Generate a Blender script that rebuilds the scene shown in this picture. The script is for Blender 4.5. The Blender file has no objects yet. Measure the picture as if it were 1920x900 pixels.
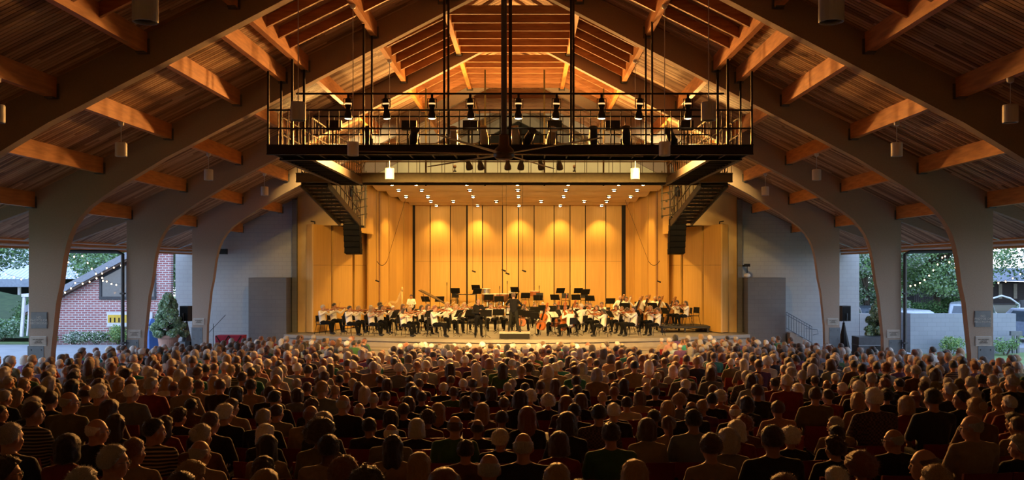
import bpy, bmesh, math, random
from mathutils import Vector, Matrix, Euler, noise
random.seed(7)
R = math.radians
scene = bpy.context.scene
col = scene.collection
EYE = 4.15; CX = .415; F = 1680.0; VX = 986.0; VY = 500.0
# ---------------------------------------------------------------- camera
cam_data = bpy.data.cameras.new('camera'); cam = bpy.data.objects.new('camera', cam_data); col.objects.link(cam)
cam.location = (CX, 0, EYE); cam.rotation_euler = (R(90), 0, 0)
cam_data.sensor_width = 36; cam_data.lens = F * 36 / 1920
cam_data.shift_x = -(VX - 960) / 1920; cam_data.shift_y = (VY - 450) / 1920
cam_data.clip_end = 500; cam_data.clip_start = .2
scene.camera = cam
# ---------------------------------------------------------------- look
vs = scene.view_settings
vs.view_transform = 'Standard'; vs.look = 'None'; vs.gamma = 1; vs.use_curve_mapping = False
vs.exposure = EXPOSURE = 0.0
cy = scene.cycles
cy.use_denoising = True
try: cy.denoiser = 'OPENIMAGEDENOISE'
except Exception: pass
cy.max_bounces = 7; cy.diffuse_bounces = 5; cy.glossy_bounces = 3; cy.transmission_bounces = 3
cy.sample_clamp_indirect = 4.0; cy.caustics_reflective = False; cy.caustics_refractive = False
# ---------------------------------------------------------------- world: dusk sky
w = bpy.data.worlds.new('dusk_sky'); scene.world = w; w.use_nodes = True
wn = w.node_tree; wn.nodes.clear()
wo = wn.nodes.new('ShaderNodeOutputWorld'); wb = wn.nodes.new('ShaderNodeBackground')
tc = wn.nodes.new('ShaderNodeTexCoord'); sep = wn.nodes.new('ShaderNodeSeparateXYZ'); cr = wn.nodes.new('ShaderNodeValToRGB')
wn.links.new(tc.outputs['Generated'], sep.inputs[0]); wn.links.new(sep.outputs['Z'], cr.inputs[0])
cr.color_ramp.elements[0].position = 0.0; cr.color_ramp.elements[0].color = (.72, .80, .92, 1)
cr.color_ramp.elements[1].position = .6; cr.color_ramp.elements[1].color = (.36, .52, .86, 1)
wn.links.new(cr.outputs[0], wb.inputs[0]); wb.inputs[1].default_value = SKY = 3.7
wn.links.new(wb.outputs[0], wo.inputs[0])
# lamp powers
STAGE_DOWN = 450.0      # each recessed shell lamp (W)
STAGE_SPOT = 3000.0      # each lamp of the lighting bridge
AUDIENCE_FILL = 4300.0     # fill spots added for warm rims on the audience
BRIDGE_UP = 880.0       # uplights added to make the roof glow
WARM = (1.0, .58, .15)
def spot(name, loc, target, power, color, angle, blend=.5, size=.1, parent=None):
    d = bpy.data.lights.new(name, 'SPOT'); d.energy = power; d.color = color; d.spot_size = R(angle); d.spot_blend = blend
    d.shadow_soft_size = size
    o = bpy.data.objects.new(name, d); col.objects.link(o)
    o.location = loc; o.rotation_euler = (Vector(target) - Vector(loc)).to_track_quat('-Z', 'Y').to_euler()
    return o
def point(name, loc, power, color, size=.15):
    d = bpy.data.lights.new(name, 'POINT'); d.energy = power; d.color = color; d.shadow_soft_size = size
    o = bpy.data.objects.new(name, d); col.objects.link(o); o.location = loc
    return o
# ---------------------------------------------------------------- materials
MATS = {}
def mat(name, c, rough=.7, metal=0.0, c2=None, scale=8.0, bump=0.0, bscale=None, emit=None, estr=0, stretch=None, sheen=0, spec=.4, detail=3):
    if name in MATS: return MATS[name]
    m = bpy.data.materials.new(name); m.use_nodes = True; nt = m.node_tree; b = nt.nodes['Principled BSDF']
    b.inputs['Roughness'].default_value = rough; b.inputs['Metallic'].default_value = metal
    b.inputs['Specular IOR Level'].default_value = spec
    if c2 is None: c2 = tuple(x * .82 for x in c)
    t = nt.nodes.new('ShaderNodeTexCoord'); mp = nt.nodes.new('ShaderNodeMapping'); n = nt.nodes.new('ShaderNodeTexNoise')
    if stretch: mp.inputs['Scale'].default_value = stretch
    n.inputs['Scale'].default_value = scale; n.inputs['Detail'].default_value = detail
    mx = nt.nodes.new('ShaderNodeValToRGB')
    mx.color_ramp.elements[0].position = .32; mx.color_ramp.elements[1].position = .68
    mx.color_ramp.elements[0].color = (*c, 1); mx.color_ramp.elements[1].color = (*c2, 1)
    nt.links.new(t.outputs['Object'], mp.inputs[0]); nt.links.new(mp.outputs[0], n.inputs['Vector'])
    nt.links.new(n.outputs[0], mx.inputs[0]); nt.links.new(mx.outputs[0], b.inputs['Base Color'])
    if sheen: b.inputs['Sheen Weight'].default_value = sheen
    if bump:
        bp = nt.nodes.new('ShaderNodeBump'); bp.inputs['Strength'].default_value = bump; bp.inputs['Distance'].default_value = .02
        n2 = nt.nodes.new('ShaderNodeTexNoise'); n2.inputs['Scale'].default_value = bscale or scale * 4
        nt.links.new(mp.outputs[0], n2.inputs['Vector']); nt.links.new(n2.outputs[0], bp.inputs['Height']); nt.links.new(bp.outputs[0], b.inputs['Normal'])
    if emit:
        b.inputs['Emission Color'].default_value = (*emit, 1); b.inputs['Emission Strength'].default_value = estr
    MATS[name] = m
    return m
def brick_mat(name, c1, c2, mortar, bw, bh, ms=.012, rough=.85, bump=.4, mode='XZ'):
    m = bpy.data.materials.new(name); m.use_nodes = True; nt = m.node_tree; b = nt.nodes['Principled BSDF']
    b.inputs['Roughness'].default_value = rough
    t = nt.nodes.new('ShaderNodeTexCoord'); s = nt.nodes.new('ShaderNodeSeparateXYZ'); cb = nt.nodes.new('ShaderNodeCombineXYZ')
    br = nt.nodes.new('ShaderNodeTexBrick'); n = nt.nodes.new('ShaderNodeTexNoise'); n.inputs['Scale'].default_value = .7
    nt.links.new(t.outputs['Object'], s.inputs[0])
    nt.links.new(s.outputs['X' if mode[0] == 'X' else 'Y'], cb.inputs[0]); nt.links.new(s.outputs['Z'], cb.inputs[1])
    nt.links.new(cb.outputs[0], br.inputs['Vector'])
    br.inputs['Scale'].default_value = 1; br.inputs['Brick Width'].default_value = bw; br.inputs['Row Height'].default_value = bh
    br.inputs['Mortar Size'].default_value = ms; br.inputs['Mortar Smooth'].default_value = .3
    br.inputs['Color1'].default_value = (*c1, 1); br.inputs['Color2'].default_value = (*c2, 1); br.inputs['Mortar'].default_value = (*mortar, 1)
    hs = nt.nodes.new('ShaderNodeHueSaturation'); mr = nt.nodes.new('ShaderNodeMapRange')
    mr.inputs['To Min'].default_value = .85; mr.inputs['To Max'].default_value = 1.12
    nt.links.new(t.outputs['Object'], n.inputs['Vector']); nt.links.new(n.outputs[0], mr.inputs['Value']); nt.links.new(mr.outputs[0], hs.inputs['Value'])
    nt.links.new(br.outputs['Color'], hs.inputs['Color']); nt.links.new(hs.outputs[0], b.inputs['Base Color'])
    bp = nt.nodes.new('ShaderNodeBump'); bp.invert = True; bp.inputs['Strength'].default_value = bump; bp.inputs['Distance'].default_value = .01
    nt.links.new(br.outputs['Fac'], bp.inputs['Height']); nt.links.new(bp.outputs[0], b.inputs['Normal'])
    MATS[name] = m
    return m
def plank_mat(name, pitch, ramp, rough=.65, along='Y'):
    """boards whose colour changes from board to board: the board index is floor(coordinate / pitch)"""
    m = bpy.data.materials.new(name); m.use_nodes = True; nt = m.node_tree; b = nt.nodes['Principled BSDF']
    b.inputs['Roughness'].default_value = rough
    t = nt.nodes.new('ShaderNodeTexCoord'); s = nt.nodes.new('ShaderNodeSeparateXYZ'); nt.links.new(t.outputs['Object'], s.inputs[0])
    d = nt.nodes.new('ShaderNodeMath'); d.operation = 'DIVIDE'; d.inputs[1].default_value = pitch
    fl = nt.nodes.new('ShaderNodeMath'); fl.operation = 'FLOOR'
    nt.links.new(s.outputs[along], d.inputs[0]); nt.links.new(d.outputs[0], fl.inputs[0])
    # board joints every few metres, shifted per board
    wn0 = nt.nodes.new('ShaderNodeTexWhiteNoise'); wn0.noise_dimensions = '1D'; nt.links.new(fl.outputs[0], wn0.inputs['W'])
    ad = nt.nodes.new('ShaderNodeMath'); ad.operation = 'MULTIPLY_ADD'; ad.inputs[1].default_value = 1 / 2.6
    oth = 'X' if along == 'Y' else 'Y'
    nt.links.new(s.outputs[oth], ad.inputs[0]); nt.links.new(wn0.outputs['Value'], ad.inputs[2])
    fl2 = nt.nodes.new('ShaderNodeMath'); fl2.operation = 'FLOOR'; nt.links.new(ad.outputs[0], fl2.inputs[0])
    cb = nt.nodes.new('ShaderNodeCombineXYZ'); nt.links.new(fl.outputs[0], cb.inputs[0]); nt.links.new(fl2.outputs[0], cb.inputs[1])
    wn_ = nt.nodes.new('ShaderNodeTexWhiteNoise'); wn_.noise_dimensions = '3D'; nt.links.new(cb.outputs[0], wn_.inputs['Vector'])
    n = nt.nodes.new('ShaderNodeTexNoise'); mp = nt.nodes.new('ShaderNodeMapping')
    mp.inputs['Scale'].default_value = (1.2, 30, 1.2) if along == 'Y' else (30, 1.2, 1.2)
    n.inputs['Scale'].default_value = 1.0; n.inputs['Detail'].default_value = 5
    nt.links.new(t.outputs['Object'], mp.inputs[0]); nt.links.new(mp.outputs[0], n.inputs['Vector'])
    mx = nt.nodes.new('ShaderNodeMath'); mx.operation = 'MULTIPLY_ADD'; mx.inputs[1].default_value = .55
    nt.links.new(n.outputs[0], mx.inputs[0])
    m2 = nt.nodes.new('ShaderNodeMath'); m2.operation = 'MULTIPLY'; m2.inputs[1].default_value = .55
    nt.links.new(wn_.outputs['Value'], m2.inputs[0]); nt.links.new(m2.outputs[0], mx.inputs[2])
    cr_ = nt.nodes.new('ShaderNodeValToRGB')
    el = cr_.color_ramp.elements
    while len(el) < len(ramp): el.new(.5)
    for e, (p, c) in zip(el, ramp): e.position = p; e.color = (*c, 1)
    nt.links.new(mx.outputs[0], cr_.inputs[0]); nt.links.new(cr_.outputs[0], b.inputs['Base Color'])
    MATS[name] = m
    return m
M_deck = plank_mat('deck_boards', .125, [(.22, (.13, .065, .035)), (.42, (.30, .17, .095)), (.60, (.44, .28, .17)), (.82, (.62, .44, .29))])
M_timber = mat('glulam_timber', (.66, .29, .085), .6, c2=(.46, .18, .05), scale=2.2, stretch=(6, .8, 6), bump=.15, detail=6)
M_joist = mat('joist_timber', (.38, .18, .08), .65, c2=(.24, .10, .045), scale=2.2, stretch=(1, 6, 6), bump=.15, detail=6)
M_frame = mat('taupe_stucco', (.38, .31, .255), .9, c2=(.34, .275, .225), scale=30, bump=.35, bscale=160)
M_steelplate = mat('grey_painted_plate', (.13, .15, .17), .5, .3, scale=5)
M_bracket = mat('grey_bracket_steel', (.16, .18, .20), .45, .6)
M_black = mat('black_painted_steel', (.010, .009, .008), .5, .1, spec=.25)
M_olive = mat('olive_painted_steel', (.105, .08, .035), .5, .3)
M_darkgrey = mat('dark_grey_metal', (.06, .065, .075), .5, .4)
M_pend = mat('grey_enamel', (.60, .63, .68), .45, .05, c2=(.56, .59, .64))
M_lens = mat('dark_lens', (.02, .02, .025), .15)
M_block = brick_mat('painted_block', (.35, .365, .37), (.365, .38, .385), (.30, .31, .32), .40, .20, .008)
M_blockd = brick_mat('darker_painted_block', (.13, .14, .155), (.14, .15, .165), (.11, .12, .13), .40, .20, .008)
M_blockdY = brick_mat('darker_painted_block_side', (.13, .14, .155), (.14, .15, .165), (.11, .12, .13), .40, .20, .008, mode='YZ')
M_brick = brick_mat('red_brick', (.40, .16, .16), (.32, .12, .13), (.60, .58, .58), .32, .115, .022)
M_prosc = mat('proscenium_plywood', (.62, .44, .20), .7, c2=(.50, .34, .15), scale=1.6, stretch=(1, 1, .6), detail=6)
M_shell = mat('shell_birch_panel', (.68, .40, .10), .55, c2=(.60, .345, .08), scale=1.2, stretch=(10, 10, .5), detail=5)
M_shell2 = mat('shell_birch_panel_darker', (.58, .33, .08), .55, c2=(.51, .285, .065), scale=1.2, stretch=(10, 10, .5), detail=5)
M_gap = mat('shell_seam_dark', (.03, .02, .012), .8)
M_edgewood = mat('shell_edge_wood', (.30, .15, .06), .6)
M_shceil = mat('shell_ceiling_panel', (.74, .56, .36), .6, scale=1)
M_cream = mat('cream_header', (.62, .58, .40), .7, scale=1)
M_stagefloor = mat('grey_stage_floor', (.30, .285, .25), .45, c2=(.24, .225, .2), scale=1.5, detail=6)
M_stageface = mat('stage_face_grey', (.34, .30, .25), .7, scale=3)
M_conc = mat('house_floor_concrete', (.16, .13, .11), .8, scale=2, detail=6)
M_seat = mat('burgundy_seat_plastic', (.20, .018, .02), .45, c2=(.15, .012, .015))
M_white = mat('white_paint', (.75, .76, .78), .5)
# ---------------------------------------------------------------- mesh builder
class MB:
    def __init__(s): s.v = []; s.f = []; s.mi = []
    def add(s, vs, fs, m=0):
        b = len(s.v); s.v += [tuple(v) for v in vs]; s.f += [tuple(i + b for i in f) for f in fs]; s.mi += [m] * len(fs); return s
    def box(s, x0, x1, y0, y1, z0, z1, m=0, M=None):
        vs = [Vector((x, y, z)) for x in (x0, x1) for y in (y0, y1) for z in (z0, z1)]
        if M: vs = [M @ v for v in vs]
        return s.add(vs, [(0, 1, 3, 2), (4, 6, 7, 5), (0, 4, 5, 1), (2, 3, 7, 6), (0, 2, 6, 4), (1, 5, 7, 3)], m)
    def bar(s, a, b, w, h=None, m=0, up=(0, 0, 1)):
        a = Vector(a); b = Vector(b); h = h or w; d = (b - a)
        if d.length < 1e-6: return s
        d.normalize(); u = Vector(up)
        if abs(d.dot(u)) > .98: u = Vector((0, 1, 0))
        x = d.cross(u).normalized(); z = x.cross(d).normalized()
        vs = []
        for p in (a, b):
            for sx, sz in ((-1, -1), (1, -1), (1, 1), (-1, 1)): vs.append(p + x * sx * w / 2 + z * sz * h / 2)
        return s.add(vs, [(0, 1, 2, 3), (7, 6, 5, 4), (0, 4, 5, 1), (1, 5, 6, 2), (2, 6, 7, 3), (3, 7, 4, 0)], m)
    def tube(s, pts, r, n=8, m=0, cap=True):
        pts = [Vector(p) for p in pts]; rs = r if isinstance(r, (list, tuple)) else [r] * len(pts)
        vs = []; fs = []; prev = None
        for i, p in enumerate(pts):
            d = (pts[min(i + 1, len(pts) - 1)] - pts[max(i - 1, 0)]); d = d.normalized() if d.length > 1e-9 else Vector((0, 0, 1))
            u = prev if prev is not None and abs(d.dot(prev)) < .95 else (Vector((0, 0, 1)) if abs(d.z) < .9 else Vector((0, 1, 0)))
            x = d.cross(u).normalized(); y = x.cross(d).normalized(); prev = y
            for k in range(n):
                a = 2 * math.pi * k / n; vs.append(p + (x * math.cos(a) + y * math.sin(a)) * rs[i])
        for i in range(len(pts) - 1):
            for k in range(n): fs.append((i * n + k, i * n + (k + 1) % n, (i + 1) * n + (k + 1) % n, (i + 1) * n + k))
        if cap: fs.append(tuple(range(n))[::-1]); fs.append(tuple((len(pts) - 1) * n + k for k in range(n)))
        return s.add(vs, fs, m)
    def lathe(s, prof, c=(0, 0, 0), n=16, m=0, M=None, cap=True):
        vs = []; fs = []; c = Vector(c)
        for r, z in prof:
            for k in range(n):
                a = 2 * math.pi * k / n; v = Vector((r * math.cos(a), r * math.sin(a), z))
                vs.append((M @ v if M else v) + c)
        for i in range(len(prof) - 1):
            for k in range(n): fs.append((i * n + k, i * n + (k + 1) % n, (i + 1) * n + (k + 1) % n, (i + 1) * n + k))
        if cap: fs.append(tuple(range(n))[::-1]); fs.append(tuple((len(prof) - 1) * n + k for k in range(n)))
        return s.add(vs, fs, m)
    def ell(s, c, r, n=12, k=8, m=0, M=None):
        c = Vector(c); vs = []; fs = []
        for i in range(1, k):
            t = math.pi * i / k
            for j in range(n):
                a = 2 * math.pi * j / n; v = Vector((r[0] * math.sin(t) * math.cos(a), r[1] * math.sin(t) * math.sin(a), r[2] * math.cos(t)))
                vs.append((M @ v if M else v) + c)
        top = Vector((0, 0, r[2])); bot = Vector((0, 0, -r[2]))
        vs.append((M @ top if M else top) + c); vs.append((M @ bot if M else bot) + c); T = len(vs) - 2; B = T + 1
        for i in range(k - 2):
            for j in range(n): fs.append((i * n + j, (i + 1) * n + j, (i + 1) * n + (j + 1) % n, i * n + (j + 1) % n))
        for j in range(n):
            fs.append((T, j, (j + 1) % n)); fs.append((B, (k - 2) * n + (j + 1) % n, (k - 2) * n + j))
        return s.add(vs, fs, m)
    def cap(s, a, b, ra, rb, n=12, m=0):
        """tapered capsule"""
        a = Vector(a); b = Vector(b); d = b - a; L = d.length
        if L < 1e-6: return s.ell(a, (ra,) * 3, n, 8, m)
        q = d.to_track_quat('Z', 'Y').to_matrix()
        prof = [(ra * math.cos(t), ra * math.sin(t)) for t in [-1.4, -1.0, -.5, 0]] + [(rb * math.cos(t), L + rb * math.sin(t)) for t in [0, .5, 1.0, 1.4]]
        return s.lathe(prof, a, n, m, q.to_4x4())
    def prism(s, poly, y0, y1, m=0, axis='Y'):
        """closed polygon of (a, b) extruded along an axis; Y: (x,z), X: (y,z), Z: (x,y)"""
        def P(a, b, t): return {'Y': (a, t, b), 'X': (t, a, b), 'Z': (a, b, t)}[axis]
        n = len(poly); vs = [P(a, b, y0) for a, b in poly] + [P(a, b, y1) for a, b in poly]
        fs = [tuple(range(n)), tuple(range(2 * n - 1, n - 1, -1))] + [(i, i + n, (i + 1) % n + n, (i + 1) % n) for i in range(n)]
        return s.add(vs, fs, m)
    def mesh(s, name, mats, smooth=False, fix=True):
        me = bpy.data.meshes.new(name); me.from_pydata(s.v, [], s.f)
        for m in (mats if isinstance(mats, (list, tuple)) else [mats]): me.materials.append(m)
        if any(s.mi): me.polygons.foreach_set('material_index', s.mi)
        if fix:
            bm = bmesh.new(); bm.from_mesh(me); bmesh.ops.recalc_face_normals(bm, faces=bm.faces); bm.to_mesh(me); bm.free()
        if smooth: me.polygons.foreach_set('use_smooth', [True] * len(me.polygons))
        me.update()
        return me
    def build(s, name, mats, parent=None, loc=(0, 0, 0), smooth=False, fix=True):
        return link(name, s.mesh(name, mats, smooth, fix), parent, loc)
def link(name, me, parent=None, loc=(0, 0, 0), rz=0):
    o = bpy.data.objects.new(name, me); col.objects.link(o); o.location = loc
    if rz: o.rotation_euler = (0, 0, rz)
    if parent: o.parent = parent
    return o
def thing(name, label, cat, loc=(0, 0, 0), rz=0, group=None):
    o = bpy.data.objects.new(name, None); col.objects.link(o); o.location = loc; o.rotation_euler = (0, 0, rz)
    o.empty_display_size = .1
    return tag(o, label, cat, group)
def tag(o, label, cat, group=None, kind=None):
    if label: o['label'] = label
    if cat: o['category'] = cat
    if group: o['group'] = group
    if kind: o['kind'] = kind
    return o
def struct(o): o['kind'] = 'structure'; return o
KIDS = {}
def kids(o): return [c for c in o.children]
def dup(o, loc=None, rz=None, label=None, group=None, parent=None, ch=None):
    c = o.copy(); col.objects.link(c)
    if parent: c.parent = parent
    if loc is not None: c.location = loc
    if rz is not None: c.rotation_euler = (0, 0, rz)
    if label: c['label'] = label
    if group: c['group'] = group
    for k in (ch if ch is not None else kids(o)): dup(k, parent=c)
    return c
ORD = ['first', 'second', 'third', 'fourth', 'fifth', 'sixth', 'seventh', 'eighth', 'ninth', 'tenth', 'eleventh', 'twelfth', 'thirteenth', 'fourteenth', 'fifteenth', 'sixteenth', 'seventeenth', 'eighteenth', 'nineteenth', 'twentieth']
ORD += ['twenty-' + o for o in ORD[:9]] + ['thirtieth'] + ['thirty-' + o for o in ORD[:9]]
def side(x): return 'left' if x < 0 else 'right'
def px2(x, y, Y): return Vector(((x - VX) * Y / F + CX, Y, EYE - (y - VY) * Y / F))
def floor_z(y): return max(0.0, .0547 * (33.6 - y)) if y < 33.6 else 0.0
# ================================================================ BUILDING
D = 6.1; Y1 = 24.9
FY = [Y1 + D * i for i in range(-3, 5)]         # frame planes: 6.6 12.7 18.8 24.9 31 37.1 43.2 49.3
def deck(x): return EYE + 8.65 - .497 * abs(x)
# floor of the house, slope down to the stage
b = MB(); b.add([(-15.6, -3, floor_z(-3)), (15.6, -3, floor_z(-3)), (15.6, 33.6, 0), (-15.6, 33.6, 0), (15.6, 43.4, 0), (-15.6, 43.4, 0),
                 (-15.6, -3, -.4), (15.6, -3, -.4), (15.6, 43.4, -.4), (-15.6, 43.4, -.4)],
                [(0, 1, 2, 3), (3, 2, 4, 5), (6, 9, 8, 7), (0, 6, 7, 1), (5, 4, 8, 9), (0, 3, 5, 9, 6), (1, 7, 8, 4, 2)])
struct(b.build('floor', M_conc))
# roof deck: every board a raised strip running up the slope
for sx in (-1, 1):
    b = MB(); y = -3.0; x0 = 0.0; x1 = 15.9
    while y < 49.4:
        y0 = y + .013; y1_ = y + .112; zt = deck(x0); zb = deck(x1)
        vs = [(sx * x0, y0, zt), (sx * x0, y1_, zt), (sx * x1, y1_, zb), (sx * x1, y0, zb),
              (sx * x0, y0, zt + .03), (sx * x0, y1_, zt + .03), (sx * x1, y1_, zb + .03), (sx * x1, y0, zb + .03)]
        b.add(vs, [(0, 3, 2, 1), (0, 4, 7, 3), (1, 2, 6, 5), (3, 7, 6, 2), (0, 1, 5, 4)])
        y += .125
    b.add([(0, -3, deck(0) + .03), (0, 49.4, deck(0) + .03), (sx * x1, 49.4, deck(x1) + .03), (sx * x1, -3, deck(x1) + .03),
           (0, -3, deck(0) + .2), (0, 49.4, deck(0) + .2), (sx * x1, 49.4, deck(x1) + .2), (sx * x1, -3, deck(x1) + .2)],
          [(0, 1, 2, 3), (4, 7, 6, 5), (3, 2, 6, 7), (0, 3, 7, 4), (1, 5, 6, 2)])
    struct(b.build('ceiling_' + side(sx), M_deck))
# arched frames
prof = [(12.82, -4.3), (12.79, -2.42), (12.64, -1.01), (12.53, -.49), (12.44, .21), (12.36, .6), (12.28, .86), (12.17, 1.10), (12.0, 1.36), (11.73, 1.66), (11.35, 1.94), (10.97, 2.20), (10.4, 2.55), (9.6, 3.03)]
FT = .27
NAMES = {6: 'stage wall', 5: 'third', 4: 'second', 3: 'first', 2: 'nearest', 1: 'rear', 0: 'rearmost'}
FNAME = {7: 'over the shell', 6: 'at the stage wall', 5: 'first from the stage', 4: 'second from the stage', 3: 'third from the stage', 2: 'fourth from the stage', 1: 'fifth from the stage', 0: 'sixth from the stage'}
M_sign = mat('grey_sign', (.16, .18, .20), .5); M_signl = mat('pale_plaque', (.42, .38, .33), .6); M_letter = mat('sign_lettering', (.62, .62, .60), .6); M_letterd = mat('sign_lettering_dark', (.12, .10, .09), .6)
for i, y in enumerate(FY):
    fz = floor_z(y)
    t = thing('arched_frame', 'taupe arched roof frame with tapering side piers, ' + FNAME[i], 'roof frame', (0, y, 0), group='arched frames of the pavilion')
    h0 = EYE
    inner = [(x, h0 + z) for x, z in prof if h0 + z > fz - .1]
    if i < 6 or True:
        inner = [(12.83, fz - .1)] + [p for p in inner if p[1] > fz]
    if i >= 6: inner = []
    outline = []
    if i >= 6:
        outline = [(7.79, EYE + 8.03 - .52 * 7.79), (7.79, deck(7.79))]
    else:
        outline = [(13.4, fz - .1)] + [(13.4, deck(13.4))]
    outline += [(0, deck(0)), (0, EYE + 8.03)]
    outline += inner[::-1]
    b = MB()
    for sx in (-1, 1):
        b.prism([(sx * x, z) for x, z in outline], 0, FT)
    ob = b.build('arch', M_frame, t)
    if i >= 6: continue
    for sx in (-1, 1):
        # outrigger rafter under the overhang
        b = MB(); b.prism([(sx * 13.4, deck(13.4)), (sx * 15.75, deck(15.75)), (sx * 15.75, deck(15.75) - .12), (sx * 13.4, deck(13.4) - .42)], .03, FT - .03)
        b.build('outrigger', M_frame, t)
        # steel shoe with bolts
        top = [0, 0, 0, 1.94, 1.62, 1.63, 1.63][i] if i > 2 else fz + 1.45
        b = MB(); b.box(sx * 12.98 - (.0 if sx < 0 else 0), sx * 13.43, -.012, FT + .012, fz, top)
        for k in range(4):
            for q in range(2):
                zc = top - .1 - k * .36; xc = sx * (13.06 + .28 * q)
                b.lathe([(.022, 0), (.022, .02)], (xc, -.012, zc), 8, 0, Matrix.Rotation(R(90), 4, 'X'))
        b.build('steel_shoe', M_steelplate, t)
def quad_text(body, size, loc, parent, m, name='lettering', ax='CENTER'):
    cu = bpy.data.curves.new(name, 'FONT'); cu.body = body; cu.size = size; cu.extrude = .002; cu.align_x = ax; cu.align_y = 'CENTER'
    cu.space_line = .95; cu.materials.append(m)
    tmp = bpy.data.objects.new(name, cu); col.objects.link(tmp)
    me = bpy.data.meshes.new_from_object(tmp.evaluated_get(bpy.context.evaluated_depsgraph_get()))
    bpy.data.objects.remove(tmp)
    if not me.materials: me.materials.append(m)
    o = link(name, me, parent, loc); o.rotation_euler = (R(90), 0, 0); return o
def plaque(name, label, x, y, z, w_, h_, text, pale, grp):
    t = thing(name, label, 'sign', (x, y, z), group=grp)
    b = MB(); b.box(-w_ / 2, w_ / 2, -.03, 0, -h_ / 2, h_ / 2)
    b.box(-w_ / 2 - .015, w_ / 2 + .015, -.02, 0, -h_ / 2 - .015, h_ / 2 + .015, 1)
    b.build('board', [M_signl if pale else M_sign, M_letter if pale else M_sign], t)
    quad_text(text, h_ * .2, (0, -.034, 0), t, M_letterd if pale else M_letter)
for i, who in ((3, 'nearest visible'), (4, 'middle'), (5, 'farthest')):
    for sx in (-1, 1):
        zz = {3: 2.08, 4: 1.83, 5: 1.88}[i]; s_ = side(sx)
        plaque('pier_plaque', 'pale framed notice plaque low on %s %s pier' % (who, s_), sx * 13.12 + (0.0), FY[i], zz, .42, .24, 'NO SMOKING\nON THE\nGROUNDS', True, 'plaques on the piers')
for sx in (-1, 1):
    plaque('pier_sign', 'small grey notice sign above plaque on nearest %s pier' % side(sx), sx * 13.1, FY[3], 2.66 if sx < 0 else 2.70, .42, .42, 'NO\nPHOTOS OR\nRECORDING', False, 'grey pier signs')
# purlins
PX = 1.9
def pbot(x): return EYE + 8.26 - .497 * abs(x)
for bay in range(7):
    ya, yb = FY[bay] + FT, FY[bay + 1]
    for k in range(1, 8):
        for sx in (-1, 1):
            if bay == 6 and k > 4: continue
            x = sx * PX * k; 
            if k == 7: x = sx * 13.3
            lab = 'timber purlin, %s slope, %s from ridge, ending at arch %s' % (side(sx), ORD[k - 1], FNAME[bay + 1])
            t = thing('roof_purlin', lab, 'purlin', (x, ya, pbot(x)), group='purlins of the roof')
            L = yb - ya; hh = .39 + .0745 * .5
            b = MB(); zi = deck(abs(x) - .08) - pbot(x); zo = deck(abs(x) + .08) - pbot(x)
            xi, xo = -sx * .075, sx * .075
            b.prism([(xi, 0), (xo, 0), (xo, zo + .03), (xi, zi - .0)], 0, L)
            b.build('timber', M_timber, t)
            for yy, s2 in ((L, -1), (0, 1)):
                b = MB(); ye = yy + s2 * .012
                b.box(-.13, .13, min(yy, ye), max(yy, ye), -.03, .3)
                b.box(-.09, .09, min(yy, yy + s2 * .2), max(yy, yy + s2 * .2), -.03, -.001)
                for q in (-.11, .11): b.box(q - .012 - (0 if q < 0 else 0), q + .012, min(yy + s2 * .01, yy + s2 * .03), max(yy + s2 * .01, yy + s2 * .03), .05, .25)
                b.build('bracket', M_bracket, t)
# joists between upper purlins and collar joists across the ridge
for bay in range(1, 6):
    ya, yb = FY[bay] + FT, FY[bay + 1]
    kmax = {1: 4, 2: 3}.get(bay, 2)
    ys = []; y = yb - (.25 if bay > 2 else 2.1 if bay == 1 else 1.95)
    while y > ya + .2: ys.append(y); y -= 1.02
    for n, y in enumerate(ys):
        for sx in (-1, 1):
            for k in range(1, kmax):
                xa, xb = sx * (PX * k + .075), sx * (PX * (k + 1) - .075)
                b = MB(); dz = .27
                b.prism([(xa, deck(xa)), (xb, deck(xb)), (xb, deck(xb) - dz), (xa, deck(xa) - dz)], -.045, .045)
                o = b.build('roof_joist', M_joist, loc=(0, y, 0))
                tag(o, 'timber joist, %s slope, below purlin %s, %s before arch %s' % (side(sx), ORD[k - 1], ORD[n], FNAME[bay + 1]), 'joist', 'joists of the upper roof')
    y = yb - .2; n = 0
    while y > ya + .1:
        z = pbot(1.9) + .05
        b = MB(); b.box(-1.825, 1.825, -.045, .045, z, z + .25)
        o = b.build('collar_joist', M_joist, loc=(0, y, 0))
        tag(o, 'horizontal collar joist under the ridge, %s before arch %s' % (ORD[n], FNAME[bay + 1]), 'joist', 'collar joists across the ridge')
        y -= .93; n += 1
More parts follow.
